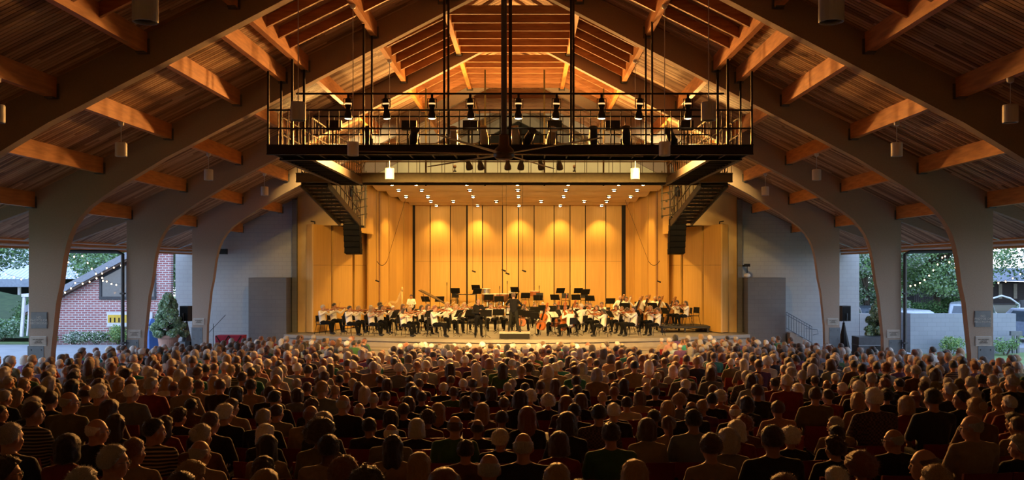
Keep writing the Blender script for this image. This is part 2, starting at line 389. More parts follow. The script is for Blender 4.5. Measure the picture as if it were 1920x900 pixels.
# eave beams and pipes
for sx in (-1, 1):
    s_ = side(sx)
    b = MB(); x = sx * 15.6; z = deck(15.6)
    b.box(min(x, x + sx * .12), max(x, x + sx * .12), -3, 43.2, z - .32, z)
    o = b.build('eave_beam', M_timber); tag(o, 'long timber eave beam along the %s edge of the roof' % s_, 'beam')
    b = MB(); b.tube([(sx * 15.3, 12, z - .22), (sx * 15.3, 43.1, z - .22)], .035)
    o = b.build('eave_conduit', M_pend, smooth=True); tag(o, 'pale conduit pipe running below the %s eave' % s_, 'pipe')
    b = MB(); b.tube([(sx * 14.9, 18.9, z - .1), (sx * 14.9, 43.1, z - .1)], .022)
    for fy in FY[2:6]:
        b.tube([(sx * 14.9, fy + 2.4, z - .1), (sx * 14.2, fy + 2.4, z + .15), (sx * 13.5, fy + .6, z + .5)], .018)
    o = b.build('eave_sprinkler_pipe', M_pend, smooth=True); tag(o, 'thin grey branching pipe under the %s overhang' % s_, 'pipe')
    # gutter and downpipe
    b = MB(); gx = sx * 15.95
    pr = [(gx - sx * .0, deck(15.9) + .02), (gx + sx * .14, deck(15.9) + .02), (gx + sx * .14, deck(15.9) - .12), (gx, deck(15.9) - .12)]
    b.prism(pr, -3, 43.2)
    o = b.build('roof_gutter', M_darkgrey); tag(o, 'dark gutter along the %s roof edge' % s_, 'gutter')
    yy = 30.88; xp = sx * 13.48
    b = MB(); zt = deck(15.9) - .22
    b.tube([(sx * 16.02, yy - .3, zt + .12), (sx * 15.5, yy, zt), (sx * 13.65, yy, zt - .02), (xp, yy, zt - .1), (xp, yy, zt - .5), (xp, yy, floor_z(yy))], .06, 10)
    for zq in (1.5, 3.2): b.box(xp - .075, xp + .075, yy - .075, yy + .075, zq, zq + .05)
    o = b.build('downpipe', M_darkgrey, smooth=False); tag(o, 'dark downpipe beside the middle %s pier' % s_, 'pipe')
# ---- walls of the house behind the camera (closed rear)
b = MB(); b.prism([(-13.5, 1.9), (13.5, 1.9), (13.5, deck(13.5)), (0, deck(0)), (-13.5, deck(13.5))], -3.2, -3.0)
struct(b.build('wall_rear', M_block))
for sx in (-1, 1):
    b = MB(); b.box(sx * 13.6, sx * 13.8, -3, 18.7, floor_z(12) - .9, deck(13.8)); struct(b.build('wall_rear_' + side(sx), M_block))  # unseen side walls carried forward to keep sky light off the audience
# ---- stage house front wall, frame plane Y=43.2
YW = 43.2; TOPH = EYE + 5.42
for sx in (-1, 1):
    s_ = side(sx)
    b = MB(); b.prism([(sx * 10.85, 0), (sx * 16.6, 0), (sx * 16.6, deck(15.6) + .0), (sx * 15.9, deck(15.9)), (sx * 10.85, deck(10.85))], YW + .3, YW + .55)
    struct(b.build('wall_block_' + s_, M_block))
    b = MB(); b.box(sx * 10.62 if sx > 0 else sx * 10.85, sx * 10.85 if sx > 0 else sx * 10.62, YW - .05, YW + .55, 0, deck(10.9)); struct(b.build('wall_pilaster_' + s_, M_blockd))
    b = MB(); xs = [(10.2, 0), (10.62, 0), (10.62, deck(10.62)), (7.8, deck(7.8)), (7.8, TOPH), (7.45, TOPH), (7.45, EYE + 2.0), (10.2, EYE + 2.0)]
    b.prism([(sx * a, c) for a, c in xs], YW + .15, YW + .4)
    struct(b.build('wall_proscenium_' + s_, M_prosc))
    # projecting lower wing wall
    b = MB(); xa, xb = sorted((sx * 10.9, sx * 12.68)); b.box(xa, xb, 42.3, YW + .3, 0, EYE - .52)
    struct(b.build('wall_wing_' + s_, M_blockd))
b = MB(); b.box(-7.8, 7.8, YW + .15, YW + .35, EYE + 4.2, TOPH); struct(b.build('wall_header', M_cream))
for sx in (-1, 1):
    b = MB(); b.box(*sorted((sx * 16.62, sx * 18.3)), YW + .3, YW + .5, 0, 1.88); struct(b.build('wall_low_' + side(sx), M_block)) if sx > 0 else None
# attic end wall above shell
b = MB(); b.prism([(-7.8, TOPH - .2), (7.8, TOPH - .2), (7.8, deck(7.8)), (0, deck(0)), (-7.8, deck(7.8))], 49.6, 49.8); struct(b.build('wall_attic', mat('attic_black', (.02, .015, .012), .9)))
b = MB(); b.box(-7.8, 7.8, YW + .35, 49.6, TOPH - .25, TOPH - .15); struct(b.build('floor_attic', MATS['attic_black']))
# ---- stage
SZ = .98
def arc(x): return 38.9 + .0251 * x * x       # stage edge
N = 40; XS = [-10.9 + 21.8 * i / N for i in range(N + 1)]
b = MB()
front = [(x, arc(x)) for x in XS]
poly = front + [(10.9, 43.6), (9.9, 43.6), (9.9, 46), (8.3, 56), (-8.3, 56), (-9.9, 46), (-9.9, 43.6), (-10.9, 43.6)]
b.prism(poly, SZ - .14, SZ, axis='Z')
struct(b.build('floor_stage', M_stagefloor))
b = MB(); poly = [(x, arc(x) + .12) for x in XS] + [(10.9, 43.6), (-10.9, 43.6)]
b.prism(poly, 0, SZ - .14, axis='Z'); struct(b.build('wall_stage_front', M_stageface))
b = MB(); XS2 = [-7.2 + 14.4 * i / 24 for i in range(25)]
b.prism([(x, arc(x) - 1.15) for x in XS2] + [(x, arc(x) + .1) for x in XS2[::-1]], 0, .58, axis='Z')
b.prism([(x, arc(x) - 1.19) for x in XS2] + [(x, arc(x) - 1.10) for x in XS2[::-1]], .56, .62, axis='Z')
o = b.build('pit_step', M_stageface); tag(o, 'long curved low step in front of the stage', 'step')
# ---- orchestra shell
BY = 55.0
seams = [777, 806.7, 844.6, 875.5, 904.8, 942.4, 972, 1001.6, 1039, 1069, 1097.8, 1136, 1167]
sxw = [(s - VX) * BY / F + CX for s in seams]
ztop = EYE + 4.05
t = thing('shell_back_wall', 'tall birch panelled back wall of the orchestra shell', 'shell wall', (0, BY, SZ))
bk = MB(); bk.box(-6.7, 6.7, .12, .2, 0, ztop - SZ); bk.build('backing', M_gap, t)
for i in range(12):
    g0 = .05 if i in (0, 3) or i == 12 else .025; g1 = .05 if i == 11 or i == 2 else .03
    b = MB(); xa, xb = sxw[i] + g0, sxw[i + 1] - g1
    b.box(xa, xb, 0, .1, 0, 3.49); b.box(xa, xb, 0, .1, 3.5, ztop - SZ)
    b.build('wall_panel', M_shell if i % 2 else M_shell2, t)
# side walls, inner tall section (polyline)
for sx in (-1, 1):
    s_ = side(sx)
    t = thing('shell_side_wall', 'tall birch side wall of the shell at the %s of the orchestra' % s_, 'shell wall', (0, 0, SZ))
    pts = [(7.85, 47.0), (7.42, 48.7), (7.22, 50.2), (7.02, 51.5), (6.78, 53.0), (6.62, 54.0), (6.47, 54.95)]
    for i in range(6):
        (xa, ya), (xb, yb) = pts[i], pts[i + 1]
        d = Vector((xb - xa, yb - ya, 0)); L = d.length; ang = math.atan2(sx * d.y, d.x * 1.0) if False else 0
        pa = Vector((sx * xa, ya, 0)); pb = Vector((sx * xb, yb, 0)); dd = (pb - pa).normalized(); nn = Vector((dd.y, -dd.x, 0)) * (1 if sx < 0 else -1)
        # normal pointing away from the stage centre
        if nn.x * sx < 0: nn = -nn
        off = .06 if i % 2 else 0
        pa2 = pa + dd * .015 + nn * off; pb2 = pb - dd * .015 + nn * off
        b = MB(); vs = []
        for z in (0, ztop + .5 - SZ):
            for p in (pa2, pb2, pb2 + nn * .09, pa2 + nn * .09): vs.append((p.x, p.y, z))
        b.add(vs, [(0, 1, 2, 3), (7, 6, 5, 4), (0, 4, 5, 1), (1, 5, 6, 2), (2, 6, 7, 3), (3, 7, 4, 0)])
        b.build('wall_panel', M_shell if i % 2 else M_shell2, t)
    b = MB(); b.bar((sx * 6.62, 55.05, 0), (sx * 6.62, 55.05, ztop - SZ), .08, .12); b.build('corner_post', M_gap, t)
    b = MB(); b.box(*sorted((sx * 7.45, sx * 9.2)), 48.3, 48.4, 0, ztop - SZ); b.build('rear_return', M_edgewood, t)
    # return panel joining to proscenium, olive painted column
    b = MB(); b.box(*sorted((sx * 7.45, sx * 7.75)), YW + .4, YW + .8, EYE + 1.9, EYE + 4.3)
    o = b.build('tormentor_column', M_olive); tag(o, 'olive painted upright behind the %s speaker array' % s_, 'column')
    b = MB(); vs = []
    pa = Vector((sx * 7.75, YW + .8, 0)); pb = Vector((sx * 7.64, 47.35, 0))
    b.add([(pa.x, pa.y, EYE + 1.7), (pb.x, pb.y, EYE + 1.7), (pb.x, pb.y, EYE + 4.32), (pa.x, pa.y, EYE + 4.32),
           (pa.x + sx * .1, pa.y, EYE + 1.7), (pb.x + sx * .1, pb.y, EYE + 1.7), (pb.x + sx * .1, pb.y, EYE + 4.32), (pa.x + sx * .1, pa.y, EYE + 4.32)],
          [(0, 1, 2, 3), (7, 6, 5, 4), (0, 4, 5, 1), (1, 5, 6, 2), (2, 6, 7, 3), (3, 7, 4, 0)])
    o = b.build('shell_upper_panel', M_shell); tag(o, 'high birch panel above the towers on the %s side' % s_, 'shell wall')
    # three rolling towers
    tw = [((10.08, 42.85), (9.68, 42.55), (9.17, 44.1)), ((9.5, 44.5), (9.1, 44.25), (8.5, 46.1)), ((8.85, 46.6), (8.4, 46.25), (7.92, 48.0))]
    for k, (pa, pm, pb) in enumerate(tw):
        htop = EYE + 1.98 - SZ
        t = thing('shell_tower', 'freestanding shell tower on the %s side of the stage, %s from the wall' % (s_, ORD[k]), 'shell tower', (0, 0, SZ + .04), group='shell towers')
        P = [Vector((sx * q[0], q[1], 0)) for q in (pa, pm, pb)]
        def slab(p, q, th, z0, z1, m, nm):
            dd = (q - p).normalized(); nn = Vector((dd.y, -dd.x, 0))
            if nn.x * sx < 0: nn = -nn
            b = MB(); vs = []
            for z in (z0, z1):
                for r_ in (p, q, q + nn * th, p + nn * th): vs.append((r_.x, r_.y, z))
            b.add(vs, [(0, 1, 2, 3), (7, 6, 5, 4), (0, 4, 5, 1), (1, 5, 6, 2), (2, 6, 7, 3), (3, 7, 4, 0)])
            b.build(nm, m, t)
        slab(P[1], P[2], .08, 0, 3.2, M_shell, 'front_panel'); slab(P[1], P[2], .08, 3.21, htop, M_shell, 'front_panel')
        # return
        b = MB(); a_, c_ = P[0], P[1]
        b.add([(a_.x, a_.y, 0), (c_.x, c_.y, 0), (c_.x, c_.y, htop), (a_.x, a_.y, htop), (a_.x, a_.y + .08, 0), (c_.x, c_.y + .08, 0), (c_.x, c_.y + .08, htop), (a_.x, a_.y + .08, htop)],
              [(0, 1, 2, 3), (7, 6, 5, 4), (0, 4, 5, 1), (1, 5, 6, 2), (2, 6, 7, 3), (3, 7, 4, 0)])
        b.build('return_panel', M_shell2, t)
        for q in (.2, .8):
            p = P[1].lerp(P[2], q)
            b = MB(); b.tube([(p.x + sx * .1, p.y, htop - .05), (p.x + sx * .1, p.y, htop + .12), (p.x + sx * .3, p.y, htop + .16)], .03); b.build('hook', M_black, t)
for sx in (-1, 1):
    b = MB(); b.box(*sorted((sx * 10.7, sx * 10.9)), YW + .55, 57, 0, deck(10.9)); struct(b.build('wall_backstage_' + side(sx), mat('backstage_black', (.05, .035, .02), .9)))
b = MB(); b.box(-10.9, 10.9, 56.8, 57, 0, deck(0)); struct(b.build('wall_backstage_rear', MATS['backstage_black']))
b = MB(); b.prism([(-10.9, deck(10.9)), (0, deck(0)), (10.9, deck(10.9)), (10.9, deck(10.9) + .1), (0, deck(0) + .1), (-10.9, deck(10.9) + .1)], 49.4, 57); struct(b.build('ceiling_backstage', MATS['backstage_black']))
b = MB(); b.box(-7.7, 7.7, YW + .4, 56.8, EYE + 4.35, EYE + 4.4); struct(b.build('ceiling_above_shell', MATS['backstage_black']))
# ceiling of the shell: curved clouds
rows = [(43.4, 45.1), (45.1, 48.1), (48.1, 50.8), (50.8, 53.4), (53.4, 55.0)]
def shz(y): return EYE + 5.79 - .0355 * y
DL = [(44.25, (-6.2, -5, -2.5, 0, 2.5, 5, 6.2)), (46.6, (-6.2, -5, -2.5, 0, 2.5, 5, 6.2)), (49.5, (-6.2, -5, -2.5, 0, 2.5, 5, 6.2)), (52, (-5.1, -3.8, -1.3, 1.3, 3.8, 5.1)), (54.3, (-5, -2.5, 0, 2.5, 5))]
for k, (ya, yb) in enumerate(rows):
    b = MB(); n = 8; hw = 7.55 - .095 * (ya - 43.4); hw = min(hw, 7.4)
    lo = []
    for i in range(n + 1):
        y = ya + (yb - ya) * i / n; t_ = i / n
        lo.append((y, shz(y) + .12 * (t_ - .5) ** 2 * 4 - .10 - .05 * t_))
    up = [(y, z + .06) for y, z in lo[::-1]]
    b.prism(lo + up, -hw, hw, axis='X')
    o = b.build('shell_ceiling_cloud', M_shceil); tag(o, 'curved ceiling panel of the shell, %s back from the stage front' % ORD[k], 'ceiling panel', 'ceiling panels of the shell')
M_lamp = mat('lamp_glow', (1, .8, .5), emit=(1, .74, .40), estr=110)
M_lamp.node_tree.nodes['Principled BSDF'].inputs['Base Color'].default_value = (1, .8, .5, 1)
can = MB(); can.lathe([(.105, -.012), (.125, -.02), (.13, -.02), (.13, .05), (.10, .05)], n=14, cap=False)
can_me = can.mesh('can', M_black, True)
lens = MB(); lens.lathe([(.075, -.014), (.05, -.03), (.025, -.036), (.01, -.038)], n=12); lens_me = lens.mesh('lens', M_lamp)
for k, (y, xs) in enumerate(DL):
    for j, x in enumerate(xs):
        z = shz(y) - .185
        t = thing('recessed_downlight', 'lit recessed downlight in shell ceiling, row %s from the front, %s from left' % (ORD[k], ORD[j]), 'light', (x, y, z), group='downlights in the shell ceiling')
        link('can', can_me, t); link('lens', lens_me, t)
        far = k >= 3
        spot('downlight_lamp', (x, y, z - .12), (x * .97, y + (.0 if k < 4 else .1), 0), STAGE_DOWN * (1.0 if k < 4 else .8), WARM, 105 if k < 4 else 95, .6, .07)
# lamps raking the back wall in bright pools
for x in (-4.9, -2.35, .1, 2.45, 4.75):
    spot('wall_wash_lamp', (x, 53.9, shz(53.9) - .3), (x, 55.0, EYE + .9), 220, (1, .6, .15), 62, .9, .05)
# ================================================================ BRIDGES AND LIGHTING
H = lambda h: EYE + h
def rail_run(t, pts_a, pts_b, z0, ztop, zmid, step, m, bal=.02, names=('top_rail', 'mid_rail')):
    a = Vector(pts_a); c = Vector(pts_b); L = (c - a).length; n = max(2, int(L / step))
    for nm, z in zip(names, (ztop, zmid)):
        b = MB(); b.tube([(a.x, a.y, z), (c.x, c.y, z)], .024, 6); b.build(nm, m, t)
    b = MB(); b.bar((0, 0, 0), (0, 0, ztop - z0), bal); me = b.mesh('baluster', m)
    for i in range(n + 1):
        p = a.lerp(c, i / n); link('baluster', me, t, (p.x, p.y, z0))
YA, YB = 23.46, 24.7
t = thing('lighting_bridge', 'black steel lighting bridge with railings hanging across the hall', 'catwalk')
for y in (YA, YB):
    b = MB(); b.box(-6.36, 6.36, y - .03, y + .03, H(2.95), H(3.18)); b.box(-6.36, 6.36, y - .07, y + .07, H(2.93), H(2.955)); b.box(-6.36, 6.36, y - .07, y + .07, H(3.17), H(3.19)); b.build('floor_channel', M_black, t)
b = MB()
for i in range(26): b.box(-6.3, 6.3, YA + .05 + i * .046, YA + .058 + i * .046, H(3.02), H(3.05))
for i in range(22): b.box(-6.3 + i * .6, -6.26 + i * .6, YA, YB, H(2.97), H(3.02))
b.build('grating', M_black, t)
rail_run(t, (-6.33, YA, 0), (6.33, YA, 0), H(3.18), H(4.1), H(3.62), .26, M_black)
rail_run(t, (-5.45, YB, 0), (5.45, YB, 0), H(3.18), H(4.14), H(3.64), .55, M_black)
b = MB(); b.tube([(-5.6, YA, H(4.53)), (5.6, YA, H(4.53))], .027, 8); b.build('lamp_pipe', M_black, t)
for x in (-6.33, -5.7, -3.83, -1.72, 0, 1.66, 3.72, 5.7, 6.33):
    for y in (YA, YB):
        xx = abs(x); zt = pbot(xx) + (.0 if xx > 1 else -.0)
        if xx < 1: zt = pbot(1.9) + .06
        w_ = .06 if xx in (5.7, 1.72, 1.66) else .05
        b = MB(); b.bar((x, y, H(2.95)), (x, y, zt), w_ + (.02 if xx < 1 else 0)); b.build('hanger_post', M_black, t)
# extra purlins that carry the bridge ends
for sx in (-1, 1):
    x = sx * 6.33; t2 = thing('roof_purlin', 'extra timber purlin carrying the %s end of the lighting bridge' % side(sx), 'purlin', (x, FY[2] + FT, pbot(x)), group='purlins of the roof')
    b = MB(); b.prism([(-.075, 0), (.075, 0), (.075, .39), (-.075, .39)], 0, D - FT); b.build('timber', M_timber, t2)
    b = MB(); b.box(-.13, .13, D - FT - .012, D - FT, -.03, .3); b.box(-.09, .09, D - FT - .2, D - FT, -.03, -.001); b.build('bracket', M_bracket, t2)
# side walkways
M_walk = mat('walkway_steel_brown', (.075, .05, .024), .5, .3)
for sx in (-1, 1):
    t = thing('side_walkway', 'steel side walkway joining both bridges on the %s' % side(sx), 'catwalk')
    ya, yb = YB + .05, 32.1
    for x in (5.47, 6.33):
        b = MB(); b.box(*sorted((sx * x - .025, sx * x + .025)), ya, yb, H(2.95), H(3.2)); b.box(*sorted((sx * x - .06, sx * x + .06)), ya, yb, H(2.94), H(2.96)); b.build('floor_channel', M_walk, t)
    b = MB()
    for i in range(18): b.box(*sorted((sx * 5.5, sx * 6.3)), ya + .1 + i * .41, ya + .16 + i * .41, H(2.98), H(3.06))
    b.box(*sorted((sx * 5.5, sx * 6.3)), ya, yb, H(3.07), H(3.085)); b.build('grating', M_black, t)
    rail_run(t, (sx * 5.5, ya, 0), (sx * 5.5, yb, 0), H(3.2), H(4.12), H(3.64), .4, M_walk)
    rail_run(t, (sx * 6.3, ya, 0), (sx * 6.3, yb, 0), H(3.2), H(4.12), H(3.64), .4, M_walk)
# second bridge
YC, YD_ = 32.2, 33.3
t = thing('stage_bridge', 'olive steel bridge spanning the hall in front of the stage opening', 'catwalk')
for y in (YC, YD_):
    b = MB(); b.box(-7.84, 7.84, y - .03, y + .03, H(3.06), H(3.36)); b.box(-7.84, 7.84, y - .08, y + .08, H(3.03), H(3.06)); b.box(-7.84, 7.84, y - .08, y + .08, H(3.34), H(3.37)); b.build('floor_channel', M_olive, t)
b = MB(); b.box(-7.8, 7.8, YC, YD_, H(3.12), H(3.15)); b.build('grating', M_black, t)
for y, s_ in ((YC, .4), (YD_, 1.0)): rail_run(t, (-7.8, y, 0), (7.8, y, 0), H(3.36), H(4.42), H(3.9), s_, M_olive)
for x in (-7.8, -5.7, -3.3, -1.1, 1.1, 3.3, 5.7, 7.8):
    b = MB(); b.bar((x, YD_, H(3.0)), (x, YD_, pbot(x) if abs(x) > 1.9 else pbot(1.9)), .06); b.build('hanger_post', M_olive, t)
# stairs down
for sx in (-1, 1):
    t = thing('bridge_stair', 'open tread steel stair descending beside the %s speaker array' % side(sx), 'stair')
    A = Vector((sx * 7.75, 32.6, H(3.0))); B_ = Vector((sx * 7.1, 36.3, H(1.75))); wv = Vector((-sx * .95, 0, 0)) * -1
    wv = Vector((sx * -.95, 0, 0))
    for q in (0, 1):
        b = MB(); b.bar(A + wv * q * 1.0, B_ + wv * q * .85, .05, .24); b.build('stringer', M_olive, t)
    for i in range(11):
        p = A.lerp(B_, (i + .5) / 11); b = MB(); ww = 1 - .15 * i / 11
        b.box(*sorted((p.x, p.x + wv.x * ww)), p.y - .13, p.y + .13, p.z + .02, p.z + .05); b.box(*sorted((p.x, p.x + wv.x * ww)), p.y + .11, p.y + .13, p.z - .06, p.z + .02); b.build('tread', M_olive, t)
    for q in (0, 1):
        b = MB(); o_ = Vector((0, 0, .95))
        b.tube([A + wv * q + o_, B_ + wv * q * .85 + o_], .022, 6); b.tube([A + wv * q + o_ * .5, B_ + wv * q * .85 + o_ * .5], .018, 6)
        for i in range(9):
            p = (A + wv * q).lerp(B_ + wv * q * .85, i / 8); b.tube([p, p + o_], .014, 6)
        b.build('handrail', M_olive, t)
# ---- theatre spotlights hanging from the lamp pipe
M_lamp2 = mat('lamp_lens_glow', (1, .8, .5), emit=(1, .70, .35), estr=14)
M_vent = mat('warm_vent_slot', (.3, .15, .05), emit=(1, .55, .2), estr=1.2)
def par_lamp(name, lab, loc, tilt, yaw, grp, lit=True, scale=1.0, m=None):
    t = thing(name, lab, 'spotlight', loc, yaw, grp)
    m = m or M_black; s = scale
    b = MB(); b.box(-.03 * s, .03 * s, -.03 * s, .03 * s, -.10 * s, .03 * s); b.build('clamp', m, t)
    b = MB(); b.box(-.12 * s, .12 * s, -.012, .012, -.12 * s, -.10 * s); b.box(-.125 * s, -.11 * s, -.015, .015, -.34 * s, -.1 * s); b.box(.11 * s, .125 * s, -.015, .015, -.34 * s, -.1 * s); b.build('yoke', m, t)
    MR = Matrix.Translation((0, 0, -.32 * s)) @ Matrix.Rotation(tilt, 4, 'X')
    b = MB(); b.lathe([(.03 * s, .24 * s), (.07 * s, .22 * s), (.085 * s, .12 * s), (.085 * s, .02 * s), (.06 * s, -.02 * s), (.065 * s, -.10 * s), (.10 * s, -.2 * s), (.105 * s, -.3 * s), (.098 * s, -.3 * s), (.095 * s, -.27 * s)], n=14, M=MR, cap=False)
    b.box(-.02, .02, -.1 * s, .1 * s, .0, .05 * s, M=MR)
    b.build('body', m, t, smooth=True)
    b = MB(); b.lathe([(.096 * s, -.295 * s), (.07 * s, -.315 * s), (.01 * s, -.325 * s)], n=12, M=MR); b.build('lens', M_lamp2 if lit else M_lens, t)
    if lit: b = MB(); b.lathe([(.088 * s, .105 * s), (.090 * s, .085 * s), (.088 * s, .065 * s)], n=14, M=MR, cap=False); b.build('vent_ring', M_vent, t)
    return t
fx = [653, 724, 810, 882, 972, 1043, 1128, 1199, 1290]
for i, xpx in enumerate(fx):
    x = (xpx - VX) * YA / F + CX
    ti = R([6, 9, 5, 10, 4, 9, 5, 10, 6][i]); yw = R([12, -20, 8, -15, 5, 18, -8, 20, -10][i])
    par_lamp('theatre_spotlight', 'black theatre spotlight on the bridge pipe, %s from the left' % ORD[i], (x, YA, H(4.50)), ti, yw, 'spotlights on the lighting bridge')
    spot('theatre_lamp', (x, 24.85, H(3.8)), (x * .95, 40.0, .8), STAGE_SPOT, (1, .57, .16), 47, .5, .06)
    if i in (1, 3, 5, 7): spot('front_rows_fill', (x, 24.85, H(3.7)), (x * 1.5, 34.0, 1), 4600, (1, .55, .15), 50, .6, .06)  # extra spots added to brighten the front audience rows
# dark moving heads and silver lamps standing on the bridge
M_silver = mat('silver_lamp_body', (.38, .30, .20), .4, .6)
for i, xpx in enumerate([690, 775, 850, 908, 968, 990, 1033, 1112, 1175, 1260]):
    x = (xpx - VX) * 24.3 / F + CX; sil = xpx in (850, 908, 968, 1033)
    t = thing('floor_spotlight', '%s lamp standing on the bridge floor, %s from the left' % ('silver' if sil else 'black', ORD[i]), 'spotlight', (x, 24.3, H(3.05)), R((i * 47) % 60 - 30), 'lamps standing on the lighting bridge')
    b = MB(); b.box(-.13, .13, -.13, .13, 0, .1); b.build('base', M_black, t)
    b = MB(); b.box(-.15, -.13, -.03, .03, .1, .42); b.box(.13, .15, -.03, .03, .1, .42); b.build('yoke', M_black, t)
    MR = Matrix.Translation((0, 0, .4)) @ Matrix.Rotation(R(20 + (i * 31) % 40), 4, 'X')
    b = MB(); b.lathe([(.04, -.22), (.1, -.2), (.12, -.05), (.12, .1), (.10, .3), (.12, .36), (.10, .36)], n=14, M=MR); b.build('body', M_silver if sil else M_black, t, smooth=True)
for i, xpx in enumerate([628, 768, 882, 1040, 1148, 1285]):
    x = (xpx - VX) * 24.7 / F + CX
    t = thing('junction_box', 'black electrical box clamped to the rear bridge rail, %s from the left' % ORD[i], 'electrical box', (x, 24.62, H(3.85)), group='boxes on the bridge rail')
    b = MB(); b.box(-.2, .2, -.08, .08, -.1, .16); b.build('box', M_black, t)
    b = MB(); b.tube([(-.05, 0, -.1), (-.05, 0, -.5), (-.12, 0, -.62), (-.3, 0, -.64)], .02, 6); b.tube([(.05, 0, -.1), (.05, 0, -.5), (.12, 0, -.62), (.3, 0, -.64)], .02, 6); b.build('conduit', M_black, t)
for i, xpx in enumerate([877, 900, 952, 978, 1012, 1048]):
    x = (xpx - VX) * 32.2 / F + CX
    spot('audience_rim_fill', (x * 1.6, 31.9, H(4.0)), (x * 3.2, 13, 1.6), AUDIENCE_FILL, (1, .43, .10), 95, .8, .12)  # spots added to give the audience warm rims
    par_lamp('theatre_spotlight', 'small olive spotlight hanging on the stage bridge, %s from the left' % ORD[i], (x, 32.05, H(4.2)), R(35), R(i * 50 % 40 - 20), 'spotlights on the stage bridge', False, 1.2, M_olive)
for sx in (-1, 1):
    for k, x in enumerate((7.0, 7.6)):
        par_lamp('theatre_spotlight', 'olive spotlight at the %s end of the stage bridge added for the proscenium, %s one' % (side(sx), ('inner', 'outer')[k]), (sx * x, 33.4, H(3.9)), R(35), 0, 'spotlights on the stage bridge', False, 1.1, M_olive)
        spot('proscenium_fill', (sx * (x + .3), 33.7, H(4.5)), (sx * (9.2 + k * .8), 43.3, H(2.6 - 3.2 * k)), 1000, (1, .6, .18), 44, .8, .08)  # spots and their fixtures added to brighten the proscenium walls
for x in (-6, -2, 2, 6):
    spot('header_fill', (x, 34.2, H(3.9)), (x * .9, 43.3, H(4.9)), 1500, (1, .78, .36), 62, .8, .08)  # spots added behind the bridge to brighten the header
# lamps added on the stage bridge to brighten the roof boards
for x, y, pw in ((-6.6, 33.0, 2.2), (-2.2, 33, 2.2), (2.2, 33, 2.2), (6.6, 33.0, 2.2)):
    t = thing('roof_fill_lamp', 'small added uplight on the %s bridge at %.1f m from its middle' % ('lighting' if y < 30 else 'stage', x), 'light', (x, y, H(3.5)), group='added uplights on the bridges')
    t['label'] = 'small added amber uplight standing on the %s bridge, %s %s of its middle' % ('lighting' if y < 30 else 'stage', 'far' if abs(x) > 3 else 'just', side(x))
    b = MB(); b.lathe([(.06, 0), (.06, .03), (.02, .04), (.02, .12)], n=10); b.build('base', M_black, t)
    b = MB(); b.lathe([(.02, .12), (.05, .14), (.06, .19), (.04, .24), (.01, .25)], n=12); b.build('bulb', M_pend, t, smooth=True)
    spot('roof_fill_light', (x, y, H(3.5) + .38), (x * .9, y - 2.5, 20), BRIDGE_UP * pw, (1, .52, .14), 150, .5, .1)
# ---- pendants
pend_ids = [(3.79, 9.9), (3.79, 16.55), (3.79, 21.8), (3.79, 27.65), (9.5, 16.8), (9.5, 21.95), (9.5, 28.0), (9.5, 34.0)]
wh = {(3.79, 27.65)}
for k, (x, y) in enumerate(pend_ids):
    for sx in (-1, 1):
        nm = ['nearest the camera', 'in front of the lighting bridge corner', 'against the lighting bridge floor', 'in front of the stage bridge', 'nearest the camera in the outer row', 'second in the outer row', 'third in the outer row', 'farthest in the outer row'][k]
        t = thing('pendant_light', 'grey cylinder pendant on the %s, %s' % (side(sx), nm), 'pendant light', (sx * x, y, H(2.7)), group='cylinder pendants of the hall')
        b = MB(); b.lathe([(.115, .02), (.118, 0), (.134, .0), (.138, .02), (.138, .31), (.13, .335), (.02, .335)], n=24, cap=False); b.lathe([(.13, .06), (.118, .02)], n=24, cap=False)
        b.build('housing', M_pend if k != 3 else mat('dimmed_enamel', (.34, .34, .33), .45), t, smooth=False)  # one pair gets a darker colour to offset strong lamp light
        b = MB(); b.lathe([(.12, .05), (.02, .045)], n=20); b.lathe([(.07, .03), (.085, .03), (.085, .05), (.07, .05)], n=20); b.build('reflector', M_lens, t)
        zt = pbot(x) - H(2.7)
        b = MB(); b.tube([(0, 0, .33), (0, 0, zt)], .009, 6); b.build('stem', M_pend, t)
        b = MB(); b.lathe([(.02, zt - .1), (.06, zt - .08), (.07, zt)], n=14); b.build('canopy', M_pend, t)
# ---- big ceiling fan
t = thing('ceiling_fan', 'huge dark bladed ceiling fan on a long blue-grey rod over the audience', 'fan', (0, 17.0, H(2.1)))
M_blade = mat('fan_blade', (.16, .13, .10), .4, .4); M_rod = mat('blue_grey_rod', (.16, .16, .19), .45, .3)
b = MB(); b.tube([(0, 0, .3), (0, 0, deck(0) - .4 - H(2.1))], .055, 12); b.build('rod', M_rod, t)
b = MB(); b.lathe([(.05, .42), (.09, .38), (.10, .2), (.18, .12), (.20, .06), (.20, 0), (.15, -.06), (.02, -.07)], n=24); b.build('motor_housing', M_blade, t, smooth=True)
b = MB(); b.lathe([(.12, -.065), (.02, -.09)], n=20); b.build('hub_cap', M_pend, t)
b = MB()
L = 2.55; vs = []
for i in range(9):
    q = i / 8; r_ = .16 + L * q; ch = .12 - .04 * q; tw_ = R(10 - 5 * q)
    for (cx_, cz) in ((-ch / 2, .006), (0, .02), (ch / 2, 0), (0, -.006)): vs.append((r_, cx_ * math.cos(tw_), .03 + cz + cx_ * math.sin(tw_)))
fs = [(0, 1, 2, 3), (35, 34, 33, 32)]
for i in range(8):
    for k in range(4): fs.append((i * 4 + k, i * 4 + (k + 1) % 4, i * 4 + 4 + (k + 1) % 4, i * 4 + 4 + k))
b.add(vs, fs); me = b.mesh('blade', M_blade)
for i in range(6): link('blade', me, t, rz=R(60 * i + 8))
M_cable = mat('steel_cable', (.2, .2, .2), .4, .7)
